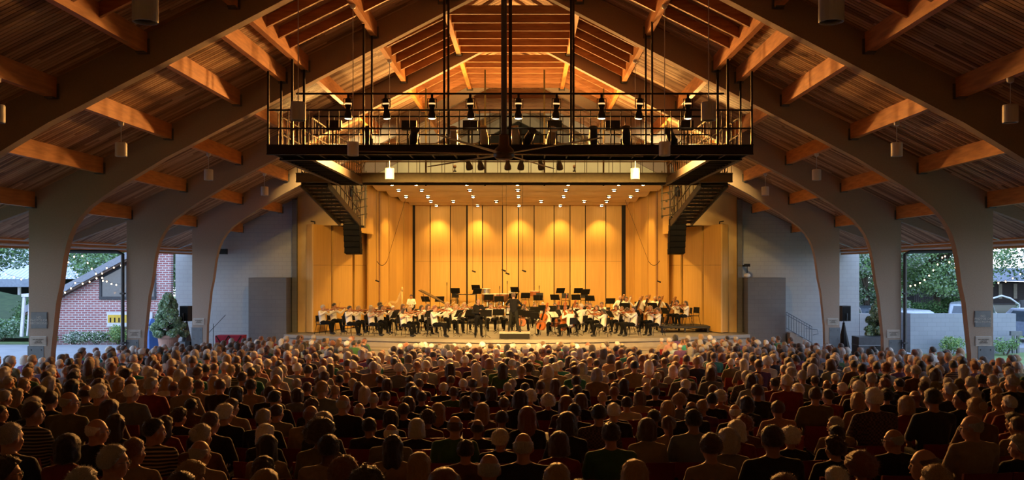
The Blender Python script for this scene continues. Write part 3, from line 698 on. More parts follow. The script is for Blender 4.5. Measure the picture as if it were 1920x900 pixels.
for sx in (-1, 1):
    b = MB(); b.tube([(0, 17, deck(0) - 2.9), (sx * 3.6, 18.6, pbot(3.8))], .006, 5)
    o = b.build('guy_cable', M_cable); tag(o, 'thin steel guy cable from the fan rod to the %s roof' % side(sx), 'cable')
b = MB(); b.box(-.1, .1, 16.9, 17.1, pbot(1.9) + .05, pbot(1.9) + .3); b.box(-1.85, 1.85, 16.85, 17.15, pbot(1.9) + .3, pbot(1.9) + .42)
o = b.build('fan_mount', M_rod); tag(o, 'blue-grey steel mount carrying the fan rod under the ridge', 'mount')
# ---- line arrays
M_box = mat('speaker_cabinet_black', (.006, .006, .006), .8, spec=.1, bump=.1, bscale=200)
M_grille = mat('speaker_grille_black', (.007, .007, .007), .7, spec=.15)
for sx in (-1, 1):
    xc = (660 if sx < 0 else 1270.5); X = (xc - VX) * 41.8 / F + CX
    top = H(2.32)
    t = thing('line_array', 'black hanging speaker array at the %s of the stage opening' % side(sx), 'speaker', (X, 41.8, top))
    b = MB(); b.box(-.36, .36, -.3, .3, -.06, 0); b.bar((-.3, 0, 0), (0, 0, .3), .03); b.bar((.3, 0, 0), (0, 0, .3), .03); b.build('rigging_frame', M_black, t)
    for k in range(6):
        z = -.08 - k * .275; lean = .02 * k * k * .2
        b = MB(); MM = Matrix.Translation((sx * -.012 * k, -.0 + .01 * k, z)) @ Matrix.Rotation(R(-1.2 * k), 4, 'X')
        ww = .37
        b.prism([(-ww, -.01), (ww, -.01), (ww - .0, -.268), (-ww + .0, -.268)], -.28, .28)
        b.v = [tuple(MM @ Vector(v)) for v in b.v]
        c = b.build('speaker_box', M_box, t)
        b = MB(); b.box(-ww + .02, ww - .02, -.292, -.282, -.24, -.02, M=MM); b.box(-.08, .08, -.31, -.29, -.23, -.03, M=MM); b.build('grille', M_grille, c)
    for k, (dx, zt) in enumerate(((0, 2.0),)):
        b = MB(); b.tube([(dx, 0, .3), (dx, 0, 3.0)], .018, 6); b.lathe([(.09, .95), (.11, 1.0), (.11, 1.35), (.07, 1.42)], (dx, 0, 0), 12)
        b.build('chain_hoist', M_black, t)
    b = MB()
    for k in range(9):
        x0 = -.3 + .09 * k; b.tube([(x0 * .7, .1, .05), (x0, .12 + .02 * k, .6 + .07 * k), (x0 + .15 * math.sin(k * 2), .2, 1.1 + .05 * k), (x0 - .1, .1, 1.9), (x0 - .2 * sx, .0, 2.6)], .016, 5)
    b.build('cable_bundle', mat('brown_cable', (.09, .05, .02), .6), t)
    # rigging rack beside stair
    t = thing('rigging_rack', 'tangle of olive pipes and clamps above the %s speaker array' % side(sx), 'rigging', (X - sx * .55, 41.0, 0))
    for k in range(5):
        z = H(2.3 + .35 * k); b = MB(); b.tube([(-.35, 0, z), (.3, .05, z + .12)], .022, 6); b.lathe([(.05, -.05), (.05, .05)], (-.3 + .1 * k, -.05, z), 8); b.build('pipe', M_olive, t)
    for dx in (-.3, .25):
        b = MB(); b.tube([(dx, 0, H(2.2)), (dx, 0, pbot(7.8))], .025, 6); b.build('upright', M_olive, t)
# hanging microphones
mics = [(707, 526, 46, 'left'), (1235, 527, 46, 'right'), (944, 506, 43, 'centre left'), (982, 507, 43, 'centre right'), (951, 512, 44, 'centre'), (888, 508, 47, 'back left')]
for x, y, Y, wh_ in mics:
    p = px2(x, y, Y)
    t = thing('hanging_microphone', 'black microphone hanging on a thin wire, %s of the stage' % wh_, 'microphone', p, group='microphones above the stage')
    b = MB(); b.cap((-.06, 0, 0), (.08, 0, -.05), .035, .045, 10); b.build('capsule', M_black, t, smooth=True)
    b = MB(); b.tube([(-.04, 0, .02), (-.05, 0, shz(max(Y, 43.5)) - .2 - p.z if Y > 43 else H(4.0) - p.z)], .008, 5); b.build('wire', M_black, t)
for sx in (-1, 1):
    b = MB(); xs = (707, 726) if sx < 0 else (1216, 1237); a = px2(xs[0], 490, 45); c = px2(xs[1], 489, 45)
    pts = [a.lerp(c, i / 8) - Vector((0, 0, .22 * (1 - (i / 4 - 1) ** 2))) for i in range(9)]
    top = px2(760 if sx < 0 else 1172, 375, 45); b.tube([top, c if sx < 0 else a], .008, 5)
    b.tube(pts, .014, 6)
    o = b.build('microphone_cable', M_black); tag(o, 'slack black cable hanging near the %s shell wall' % side(sx), 'cable')
# ================================================================ OUTSIDE
GZ = .25
M_grass = mat('lawn', (.10, .17, .05), .9, c2=(.16, .22, .08), scale=3, bump=.5)
M_path = mat('pale_concrete_path', (.27, .285, .30), .8, c2=(.22, .235, .25), scale=1.5)
b = MB(); b.add([(-90, -10, GZ - .35), (-15.6, -10, GZ - .35), (-15.6, 120, GZ - .05), (-90, 120, GZ - .05)], [(0, 1, 2, 3)]); struct(b.build('ground_left', M_grass))
b = MB(); b.add([(15.6, -10, GZ - .35), (95, -10, GZ - .35), (95, 120, GZ + .6), (15.6, 120, GZ + .3)], [(0, 1, 2, 3)]); struct(b.build('ground_right', M_grass))
b = MB(); b.add([(-15.6, 43, -.1), (-15.6, 120, -.1), (15.6, 120, -.1), (15.6, 43, -.1)], [(0, 1, 2, 3)]); struct(b.build('ground_back', M_grass))
b = MB(); b.box(-40, -13.9, 24, 44.5, GZ - .5, GZ + .03); struct(b.build('path_left', M_path))
b = MB(); b.box(13.9, 17.6, 20, 44, GZ - .5, GZ + .05); b.box(17.6, 60, 41.4, 47, GZ - .5, GZ + .15); struct(b.build('path_right', M_path))
# ---- brick building on the left
BYl = 46.0
t = thing('brick_building', 'red brick building with sloping roof left of the stage house', 'building', (0, BYl, 0))
xL, xR = -24.6, -17.8
def zz(y): return EYE - (y - VY) * BYl / F
roofL, roofR = zz(578), zz(578) + (xR - xL) * .53
b = MB(); b.prism([(xL, 0), (xR, 0), (xR, roofR), (xL, roofL)], 0, .3); b.build('wall', M_brick, t)
b = MB(); b.prism([(xL - .6, roofL - .3), (xR + .2, roofR + .14), (xR + .2, roofR + .50), (xL - .6, roofL + .05)], -.5, 7); b.build('roof', mat('slate_roof_trim', (.26, .29, .34), .6), t)
b = MB(); b.prism([(xL - .5, roofL - .36), (xR + .2, roofR + .02), (xR + .2, roofR + .14), (xL - .5, roofL - .24)], -.45, 0); b.build('soffit', mat('brown_soffit', (.12, .08, .06), .7), t)
# big window
wx0, wx1 = (187 - VX) * BYl / F + CX, (293 - VX) * BYl / F + CX; wz0, wz1 = zz(558), zz(468)
M_glass = mat('window_glass', (.05, .07, .09), .08, spec=.8)
fr = MB(); zl = zz(522)
for xa, xb in ((wx0, wx0 + .12), (wx0 + .55 * 2.5, wx0 + .55 * 2.5 + .1), (wx0 + 1.95, wx0 + 2.05), (wx1 - .1, wx1)): fr.box(xa, xb, -.06, .02, wz0, zl + (xa - wx0) * .5)
fr.box(wx0, wx1, -.08, .02, wz0 - .1, wz0 + .05); fr.prism([(wx0, zl), (wx1, zl + (wx1 - wx0) * .5), (wx1, zl + (wx1 - wx0) * .5 + .15), (wx0, zl + .15)], -.06, .02)
f_ = fr.build('window_frame', M_darkgrey, t)
gl = MB(); gl.prism([(wx0, wz0), (wx1, wz0), (wx1, zl + (wx1 - wx0) * .5), (wx0, zl)], -.02, -.01); gl.build('pane', M_glass, f_)
# banner on the brick wall
p = px2(200, 599, BYl - .15)
t = thing('banner', 'yellow and white banner with dark bars on the brick wall', 'banner', (p.x, BYl - .12, p.z))
bw = (286 - 201) * BYl / F; bh = 27 * BYl / F
b = MB(); b.box(0, bw, 0, .03, -bh / 2, bh / 2); b.build('sheet', mat('banner_white', (.72, .74, .76), .6), t)
b = MB(); b.box(.05, bw * .45, -.012, -.002, -bh * .22, bh * .32); b.build('yellow_field', mat('banner_yellow', (.75, .50, .06), .6), t)
b = MB()
for k in range(5): b.box(.15 + k * .22, .22 + k * .22, -.02, -.012, -bh * .2, bh * .12)
b.build('dark_bars', M_black, t)
quad_text('AL', .26, (bw * .86, -.014, -bh * .2), t, mat('banner_blue', (.10, .2, .42), .6))
b = MB(); b.prism([(bw * .6, 0), (bw * .72, .3), (bw * .84, .02), (bw * .82, .0), (bw * .72, .22), (bw * .63, 0)], -.014, -.002); b.build('peak_mark', M_black, t)
# far white-roofed pavilion at far left
PY = 62
t = thing('metal_roofed_pavilion', 'low pavilion with pale ribbed metal roof at far left', 'building', (0, PY, 0))
def pz(y, Y=PY): return EYE - (y - VY) * Y / F
xa, xb = -46, -32.3
b = MB()
for k in range(60):
    x0 = xa + k * .3; b.add([(x0, 0, pz(523)), (x0 + .25, 0, pz(523)), (x0 + .25, 9, pz(463) + 1.3), (x0, 9, pz(463) + 1.3)], [(0, 1, 2, 3)]); b.box(x0 + .25, x0 + .3, 0, .05, pz(523), pz(523) + .08)
b.add([(xa, 0, pz(523) - .02), (xb, 0, pz(523) - .02), (xb, 9, pz(463) + 1.28), (xa, 9, pz(463) + 1.28)], [(0, 1, 2, 3)])
b.build('roof', mat('pale_metal_roof', (.60, .66, .76), .4), t)
b = MB(); b.box(xa, xb, -.05, .1, pz(538), pz(523)); b.build('fascia', mat('blue_grey_fascia', (.32, .40, .50), .6), t)
b = MB(); b.box(xa, xb, 4, 4.2, 0, pz(523)); b.build('rear_wall', mat('dark_porch', (.03, .035, .04), .8), t)
for x in (-44, -38, (32 - VX) * PY / F + CX):
    b = MB(); b.box(x - .08, x + .08, .2, .36, 0, pz(538)); b.build('post', M_white, t)
# ---- hedges, hills, trees
def leaf_mesh(name, blobs, n, size, mats, seed=1, shape='leaf', droop=0):
    n = int(n * 2.6); size *= .74
    rnd = random.Random(seed); b = MB(); tot = sum(r[0] * r[1] * r[2] for _, r in blobs) or 1
    for (c, r) in blobs:
        k = max(6, int(n * r[0] * r[1] * r[2] / tot))
        for _ in range(k):
            d = Vector((rnd.gauss(0, 1), rnd.gauss(0, 1), rnd.gauss(0, 1))).normalized(); q = rnd.uniform(.55, 1.05)
            p = Vector((c[0] + d.x * r[0] * q, c[1] + d.y * r[1] * q, c[2] + d.z * r[2] * q))
            s = size * rnd.uniform(.6, 1.4); u = Vector((rnd.gauss(0, 1), rnd.gauss(0, 1), rnd.gauss(0, .6) - droop)).normalized(); v = u.cross(Vector((rnd.gauss(0, 1), rnd.gauss(0, 1), rnd.gauss(0, 1)))).normalized()
            w_ = s * .35
            b.add([p - u * s * .5, p + v * w_, p + u * s * .5, p - v * w_], [(0, 1, 2, 3)], rnd.randrange(len(mats)))
    return b.mesh(name, mats, fix=False)
G1 = mat('leaf_green', (.13, .27, .08), .7, sheen=.1); G2 = mat('leaf_green_pale', (.26, .42, .18), .7); G3 = mat('leaf_green_deep', (.06, .14, .05), .7); G4 = mat('leaf_yellow_green', (.34, .48, .14), .7); G5 = mat('leaf_grey_green', (.32, .46, .34), .7)
BARK = mat('bark', (.09, .07, .055), .9, scale=6, bump=.5)
def tree(name, lab, loc, h, cr, mats, seed, n=7000, leaf=.16, trunk=.16, low=.35, group=None, nb=22):
    rnd = random.Random(seed); t = thing(name, lab, 'tree', loc, group=group)
    b = MB(); top = Vector((rnd.uniform(-.3, .3), rnd.uniform(-.3, .3), h * .75))
    b.tube([(0, 0, -.3), (.05, 0, h * .2), top * .5, top], [trunk * 1.2, trunk, trunk * .7, trunk * .3], 8)
    blobs = []
    for k in range(nb):
        a = rnd.uniform(0, 6.283); q = rnd.uniform(.2, 1) ; zz_ = h * rnd.uniform(low, .95); rr = cr * q * (1 - .5 * max(0, (zz_ / h - .6)) / .4)
        c = (rr * math.cos(a), rr * math.sin(a), zz_); s = cr * rnd.uniform(.25, .42); blobs.append((c, (s, s, s * .6)))
        if k % 2 == 0: b.tube([top * rnd.uniform(.3, .7), Vector(c) * .6 + Vector((0, 0, h * .2)), c], [trunk * .4, trunk * .25, trunk * .1], 5)
    b.build('trunk', BARK, t)
    link('foliage', leaf_mesh('foliage', blobs, n, leaf, mats, seed), t)
    return t
def shrub(name, lab, loc, r, mats, seed, n=900, leaf=.12, cat='shrub', group=None):
    rnd = random.Random(seed); t = thing(name, lab, cat, loc, group=group)
    blobs = [((rnd.uniform(-.6, .6) * r[0], rnd.uniform(-.5, .5) * r[1], r[2] * rnd.uniform(.35, .8)), (r[0] * .45, r[1] * .45, r[2] * .4)) for _ in range(7)]
    b = MB()
    for k in range(6): c = blobs[k][0]; b.tube([(c[0] * .2, c[1] * .2, -.05), c], [.02, .01], 5)
    b.build('stems', BARK, t); link('foliage', leaf_mesh('foliage', blobs, n, leaf, mats, seed), t)
    return t
tree('leafy_tree', 'airy tree branching in front of the metal-roofed pavilion', (-31.5, 50, GZ), 7.5, 3.2, [G3, G1, G5], 3, 6000, .2, .12, .45)
tree('leafy_tree', 'green tree rising behind the brick building roof', (-27, 60, GZ), 10, 5.5, [G2, G5, G1], 4, 15000, .25, .2, .25)
tree('leafy_tree', 'second green tree behind the brick building, nearer its chimney side', (-22.0, 66, GZ), 11.5, 5.5, [G2, G1, G5], 14, 12000, .28, .2, .3)
tree('leafy_tree', 'tall tree behind the pavilion at far left', (-41, 80, GZ), 13, 8, [G1, G5, G3], 6, 8000, .35, .25, .3)
# hillside
t = MB(); n = 14
vs = []; fs = []
for i in range(n + 1):
    for j in range(8):
        x = -60 + i * 2.6; y = 49 + j * 1.6; vs.append((x, y, GZ + max(0, (j * .42)) * (.8 + .2 * math.sin(i)) * (1 if x < -26.5 else .2)))
for i in range(n):
    for j in range(7): fs.append((i * 8 + j, i * 8 + 8 + j, i * 8 + 9 + j, i * 8 + j + 1))
t.add(vs, fs); struct(t.build('hill_left', mat('hillside_green', (.03, .06, .022), .9, c2=(.05, .09, .03), scale=2, bump=.6), smooth=True))
for k, (x, y, r, ms) in enumerate([(-29.5, 47, (1.7, 1, 1.2), [G1, G4]), (-27.3, 47.3, (1.4, .9, 1.1), [G5, G1]), (-32.2, 48.5, (2, 1.2, 1.5), [G3, G1]), (-26.6, 45.5, (1.2, .8, .8), [G3, G5]), (-35, 50, (2, 1.2, 1.6), [G3, G1]), (-27.5, 51.5, (2, 1.2, 1.8), [G1, G3])]):
    shrub('garden_shrub', 'garden shrub on bank left of nearest left pier, %s' % ['bright green low one', 'grey-green tufted one', 'large dark one', 'low dark one by the pier', 'darkest one at the frame edge', 'tall one against the bank'][k], (x, y, GZ), r, ms, 20 + k, 900, .16, group='shrubs on the left bank')
WFl = mat('white_petals', (.8, .8, .78), .6)
for k, x in enumerate([-23.6, -22.4, -21.2, -20.1, -19.2]):
    shrub('bed_shrub', 'leafy bed plant below the brick wall, %s from the left' % ORD[k], (x, 45.2, GZ), (.75, .5, .62 + (.25 if k > 2 else 0)), [[G1, G3], [G3, G5, WFl], [G1, G3, WFl], [G4, G2], [G4, G1]][k], 40 + k, 800, .10, group='plants below the brick wall')
# white lifeguard-like ladder frame at left
t = thing('white_ladder_frame', 'white leaning ladder-like frame left of the nearest left pier', 'frame', tuple(px2(44, 612, 44)))
b = MB(); b.bar((-.1, 0, -.5), (.05, 0, 1.5), .12); b.bar((-.1, .5, -.5), (.05, .5, 1.5), .06); b.build('leg', M_white, t)
b = MB(); b.box(-.05, .3, -.1, .6, 1.45, 1.6); b.build('top_box', M_white, t)
# trash can
t = thing('trash_can', 'blue trash can with a pyramid lid behind the middle left pier', 'trash can', (-16.9, 41.5, GZ))
M_blue = mat('blue_plastic', (.05, .14, .40), .5)
b = MB(); b.lathe([(.26, 0), (.30, .05), (.32, .95), (.33, 1.0)], n=4); b.build('body', M_blue, t)
b = MB(); b.lathe([(.36, 1.18), (.36, 1.24), (.05, 1.5)], n=4); b.build('lid', M_blue, t)
b = MB()
for a in range(4): b.bar((.28 * math.cos(a * R(90)), .28 * math.sin(a * R(90)), .9), (.3 * math.cos(a * R(90)), .3 * math.sin(a * R(90)), 1.2), .05)
b.build('lid_post', M_blue, t)
# planters with conifer shrubs
def planter(sx, X, Y, potr, ph, fh, lab, seed):
    t = thing('potted_conifer', lab, 'potted plant', (X, Y, GZ))
    b = MB(); b.lathe([(potr * .68, 0), (potr * .72, .02), (potr * .95, ph * .85), (potr * 1.06, ph * .87), (potr * 1.06, ph), (potr * .95, ph), (potr * .93, ph * .9), (.02, ph * .9)], n=28); b.build('pot', mat('terracotta_pot', (.50, .30, .24), .8), t, smooth=False)
    rnd = random.Random(seed); b = MB(); bl = []; tr = MB()
    for k in range(60):
        q = rnd.random(); z = ph + .1 + fh * q; rr = (1 - q) ** .7 * fh * .34 * rnd.uniform(.6, 1.1) + .05; a = rnd.uniform(0, 6.283)
        bl.append(((rr * math.cos(a), rr * math.sin(a), z - .1 * rr), (.10 + .10 * (1 - q), .10 + .10 * (1 - q), .14)))
        if k % 2: tr.tube([(0, 0, z * .8 + .1), (rr * math.cos(a), rr * math.sin(a), z)], [.025, .01], 5)
    tr.tube([(0, 0, ph * .85), (0, 0, ph + fh * .95)], [.05, .015], 6); tr.build('trunk', BARK, t)
    link('foliage', leaf_mesh('foliage', bl, 9000, .15, [G5, G2, mat('needle_pale', (.46, .60, .46), .7)], seed, droop=.8), t)
planter(-1, -14.95, 38.5, .44, .97, 1.6, 'terracotta pot with feathery conifer between two left piers', 51)
planter(1, 15.3, 37.6, .36, .75, 1.75, 'feathery conifer in a pot between two right piers', 52)
shrub('low_plant', 'low green plants at the foot of the left conifer pot', (-14.4, 38.0, GZ), (.9, .4, .4), [G1, G5], 53, 500, .1)
# ---- PA speakers on stands
M_pa = mat('speaker_black', (.018, .02, .022), .55)
def pa(X, Y, zf, sx, skirt):
    t = thing('speaker_stand', 'black tripod stand %s beside the %s farthest pier' % ('with cloth skirt' if skirt else 'with folded legs', side(sx)), 'stand', (X, Y, zf))
    topz = EYE - (602 - VY) * Y / F - zf
    b = MB(); b.tube([(0, 0, .3), (0, 0, topz)], .022, 8); b.build('pole', M_black, t)
    for a in range(3):
        b = MB(); b.tube([(0, 0, .9), (.42 * math.cos(R(90 + 120 * a)), .42 * math.sin(R(90 + 120 * a)), .02)], .015, 6); b.build('leg', M_black, t)
    b = MB(); b.lathe([(.36, .05), (.25, .5), (.12, 1.1), (.05, 1.45), (.06, 1.5)], n=10, cap=False); b.build('skirt', M_darkgrey if not skirt else M_black, t, smooth=False)
    p = thing('pa_speaker', 'black loudspeaker on a stand beside the %s farthest pier' % side(sx), 'speaker', (X, Y, zf + topz + .001))
    b = MB(); b.prism([(-.22, -.18), (.22, -.18), (.25, .16), (-.25, .16)], .0, .66, axis='Z'); b.build('cabinet', M_pa, p); p.rotation_euler = (0, 0, R(20 * sx))
    b = MB(); b.prism([(-.2, -.19), (.2, -.19), (.2, -.18), (-.2, -.18)], .04, .62, axis='Z'); b.build('grille', M_grille, p)
    b = MB(); b.bar((0, -.2, .0), (0, -.22, .35), .03); b.build('bracket', M_bracket, p)
pa(-14.6 + .25, 39.0, GZ, -1, False)
X = (1582 - VX) * 38.5 / F + CX; pa(X, 38.5, GZ, 1, True)
# cases and equipment
def case(lab, px, Y, w_, h_, d_, m, zf=GZ, nm='equipment_case'):
    X = (px - VX) * Y / F + CX; t = thing(nm, lab, 'equipment case', (X, Y, zf))
    b = MB(); b.box(-w_ / 2, w_ / 2, -d_ / 2, d_ / 2, .06, h_); b.build('body', m, t)
    b = MB(); b.box(-w_ / 2 - .01, w_ / 2 + .01, -d_ / 2 - .01, d_ / 2 + .01, h_ * .66, h_ * .7); b.build('edge_strip', M_bracket, t)
    b = MB(); b.box(-.1, .1, -d_ / 2 - .03, -d_ / 2, h_ * .4, h_ * .5); b.build('handle', M_black, t)
    for sx in (-1, 1): 
        b = MB(); b.lathe([(.035, -.02), (.035, .02)], (sx * w_ * .38, 0, .035), 10, 0, Matrix.Rotation(R(90), 4, 'Y')); b.build('caster', M_black, t)
case('grey equipment case at the foot of the left speaker stand', 347, 38, .52, .72, .45, M_steelplate)
case('black narrow case beside the grey case near the left speaker stand', 354.5, 37.2, .2, .8, .4, M_black)
case('pale equipment case between left speaker stand and farthest left pier', 366, 38.4, .5, .7, .4, mat('pale_case', (.35, .38, .40), .6))
case('grey flat case on the ground between right stand and right pot', 1617, 37.2, .7, .5, .5, M_darkgrey)
case('wide covered black cart with grey cover near the right pot', 1638, 36.6, 1.5, 1.05, .8, M_darkgrey, nm='covered_cart')
case('black box under the covered cart beside the middle right pier', 1655, 36.1, .7, .7, .5, M_black)
# red folding wagon
X = (433 - VX) * 39.5 / F + CX
t = thing('folding_wagon', 'red fabric folding wagon by the left block wall', 'wagon', (X, 39.5, 0)); t.scale = (1.0, 1.0, 1.33)
b = MB(); b.prism([(-.55, .25), (.55, .25), (.6, .85), (-.6, .85)], -.3, .3); b.build('body', mat('red_fabric', (.42, .03, .06), .8), t)
b = MB(); b.bar((-.55, -.31, .2), (0, -.31, .85), .03); b.bar((0, -.31, .2), (-.55, -.31, .85), .03); b.bar((0, -.31, .2), (.55, -.31, .85), .03); b.bar((.55, -.31, .2), (0, -.31, .85), .03); b.build('frame', M_black, t)
for x in (-.45, .45):
    for y in (-.28, .28): b = MB(); b.lathe([(.11, -.03), (.11, .03)], (x, y, .11), 14, 0, Matrix.Rotation(R(90), 4, 'X')); b.build('wheel', M_black, t)
t = thing('boom_stand', 'thin black boom microphone stand against the left block wall', 'stand', ((400 - VX) * 40 / F + CX, 40, 0))
b = MB(); b.tube([(0, 0, 0), (0, 0, 1.6)], .014, 6); b.build('pole', M_black, t)
b = MB(); b.tube([(-.3, 0, 1.1), (.55, 0, 2.0)], .012, 6); b.build('boom', M_black, t)
b = MB(); b.tube([(-.25, 0, .01), (0, 0, .3), (.25, 0, .01)], .012, 6); b.build('legs', M_black, t)
# wall fixtures
for nm, lab, px, py in (('wall_floodlight', 'small black floodlight on the left block wall', 416, 472), ('hanging_camera', 'small camera dome hanging on a bracket on right block wall', 1401, 500)):
    p = px2(px, py, 42.9 if px < 900 else 42.6); t = thing(nm, lab, 'fixture', p)
    b = MB(); b.box(-.06, .06, 0, .5 if px < 900 else .9, .0, .08); b.build('bracket', M_black, t)
    if px < 900: b = MB(); b.box(-.25, .25, -.12, .1, -.12, .14); b.build('housing', M_black, t)
    else:
        b = MB(); b.tube([(0, 0, .05), (0, 0, -.35)], .02, 6); b.box(-.12, .12, -.1, .1, .0, .14); b.build('stem', M_black, t)
        b = MB(); b.ell((0, 0, -.42), (.16, .16, .12)); b.build('dome', M_pend, t, smooth=True)
# stair with railing at right of stage
t = thing('side_stair', 'concrete side stair with metal railing right of the stage', 'stair', (0, 42.0, 0))
for k in range(6):
    b = MB(); x0 = 12.8 + .3 * k; b.box(x0, x0 + .3, 0, 1.2, 0, 1.05 - .17 * k); b.build('step', M_stageface, t)
pa_ = px2(1474, 585, 42); pb_ = px2(1522, 612, 42)
b = MB(); a_ = Vector((pa_.x, -.02, pa_.z)); c_ = Vector((pb_.x, -.02, pb_.z))
for dz in (0, -.12, -.75): b.tube([a_ + Vector((0, 0, dz)), c_ + Vector((0, 0, dz))], .02, 6)
for i in range(11):
    p = a_.lerp(c_, i / 10); b.tube([p + Vector((0, 0, 0)), p + Vector((0, 0, -1.0 if i in (0, 10) else -.75))], .014, 6)
b.tube([c_ + Vector((-.3, 0, -.1)), c_ + Vector((.25, 0, -.15)), c_ + Vector((.3, 0, -.35)), c_ + Vector((.05, 0, -.4))], .016, 6)
b.build('railing', M_bracket, t)
# ---- retaining wall right with bushes
X0 = (1707 - VX) * 41.0 / F + CX; X1 = (1905 - VX) * 41.0 / F + CX; zt = EYE - 88 * 41 / F
b = MB(); b.box(X0, X1, 41, 41.3, 0, zt); b.box(X0, X0 + .3, 41.3, 46, 0, zt); struct(b.build('wall_retaining', brick_mat('painted_block_blue', (.27, .30, .34), (.29, .32, .36), (.22, .25, .28), .4, .2, .008)))
shrub('young_shrub', 'small bright shrub in front of the low wall, between right piers', ((1783 - VX) * 40.2 / F + CX, 40.2, GZ), (.85, .45, .75), [G2, G4, G1], 61, 500, .1)
shrub('young_shrub', 'small shrub in front of the low wall, right of the nearest right pier', ((1885 - VX) * 40.2 / F + CX, 40.2, GZ), (.7, .4, .65), [G2, G1], 62, 400, .1)
t = thing('utility_post', 'short grey utility post with box beside the low wall end', 'post', ((1900 - VX) * 40.3 / F + CX, 40.3, GZ))
b = MB(); b.box(-.05, .05, -.05, .05, 0, 1.0); b.box(.15, .25, -.05, .05, 0, 1.0); b.build('post', M_bracket, t); b = MB(); b.box(-.15, .35, -.1, .06, .8, 1.0); b.build('box', M_bracket, t)
# right side big trees, building, cars
tree('spreading_tree', 'spreading tree with dark trunk beyond the low wall', (27.0, 58, GZ + .8), 8.2, 4.9, [G2, G2, G1, G5], 71, 22000, .2, .22, .24, nb=46)
tree('leafy_tree', 'dense tree at the right edge beyond the low wall', (41.5, 62, GZ), 11, 7.0, [G1, G5, G3], 72, 16000, .28, .25, .36, nb=44)
tree('magnolia_tree', 'dense pale green tree beside the right end of the stage house', (20.9, 54, GZ), 9.6, 2.9, [G5, G1, mat('leaf_silver', (.32, .36, .30), .6)], 73, 9000, .2, .2, .05, nb=34)
tree('leafy_tree', 'low branching tree over the brown house at the right edge', (37.5, 55, GZ), 8.8, 5.4, [G2, G1, G5], 76, 20000, .22, .2, .40, nb=60)
tree('leafy_tree', 'bushy tree behind the spreading tree, right of the downpipe', (25.3, 68, GZ), 12, 5.5, [G5, G1, G3], 74, 8000, .28, .25, .1, nb=30)
tree('leafy_tree', 'tall tree far behind the brown house', (36, 95, GZ), 18, 12, [G1, G3, G5], 75, 9000, .5, .4, .2, nb=34)
for k, (x, y, r) in enumerate([(24.9, 56.5, (2, 1.2, 1.3)), (28.8, 60, (2.2, 1.2, 1.6)), (33.0, 56, (2.4, 1.4, 1.6)), (37.5, 58, (2.6, 1.4, 2.3)), (41, 57, (2.6, 1.4, 1.9)), (23.2, 60, (2.0, 1.2, 2.2))]):
    shrub('hedge_shrub', 'rounded shrub beyond the low right wall, %s from the left' % ORD[[1, 2, 3, 4, 5, 0][k]], (x, y, GZ + .3), r, [[G1, G3], [G3, G1], [G1, G5], [G1, G4], [G1, G2], [G5, G2]][k], 80 + k, 1500, .16, group='shrubs beyond the low right wall')
t = thing('brown_house', 'dark brown house with railed porch behind the trees', 'house', (0, 72, 0))
M_hs = mat('dark_brown_siding', (.075, .065, .07), .8); M_rf = mat('grey_shingle_roof', (.20, .22, .26), .8)
def hx(px): return (px - VX) * 72 / F + CX
def hz(py): return EYE - (py - VY) * 72 / F
b = MB(); b.box(hx(1700), hx(1960), 0, 6, 0, hz(530)); b.build('wall', M_hs, t)
b = MB(); b.prism([(-1.2, hz(527)), (7, hz(527)), (3, hz(503))], hx(1690), hx(1990), axis='X'); b.build('roof', M_rf, t)
b = MB(); b.box(hx(1700), hx(1960), -1.5, 0, 0, hz(568)); b.build('deck', mat('deck_grey', (.10, .09, .09), .8), t)
b = MB(); b.box(hx(1700), hx(1830), -1.5, -1.42, hz(553), hz(550))
for k in range(40): b.box(hx(1700) + k * .14, hx(1700) + k * .14 + .04, -1.5, -1.45, hz(568), hz(552))
b.build('railing', M_hs, t)
for px in (1872, 1900):
    b = MB(); b.box(hx(px), hx(px) + .28, -.05, 0, hz(560), hz(532)); b.build('pale_jamb', mat('pale_door', (.45, .42, .36), .6), t)  # door jambs paler than the siding
for px in (1722, 1790):
    b = MB(); b.box(hx(px), hx(px) + .9, -.05, 0, hz(556), hz(540)); f_ = b.build('window', M_white, t); b = MB(); b.box(hx(px) + .08, hx(px) + .82, -.07, -.05, hz(555), hz(541)); b.build('pane', M_glass, f_)
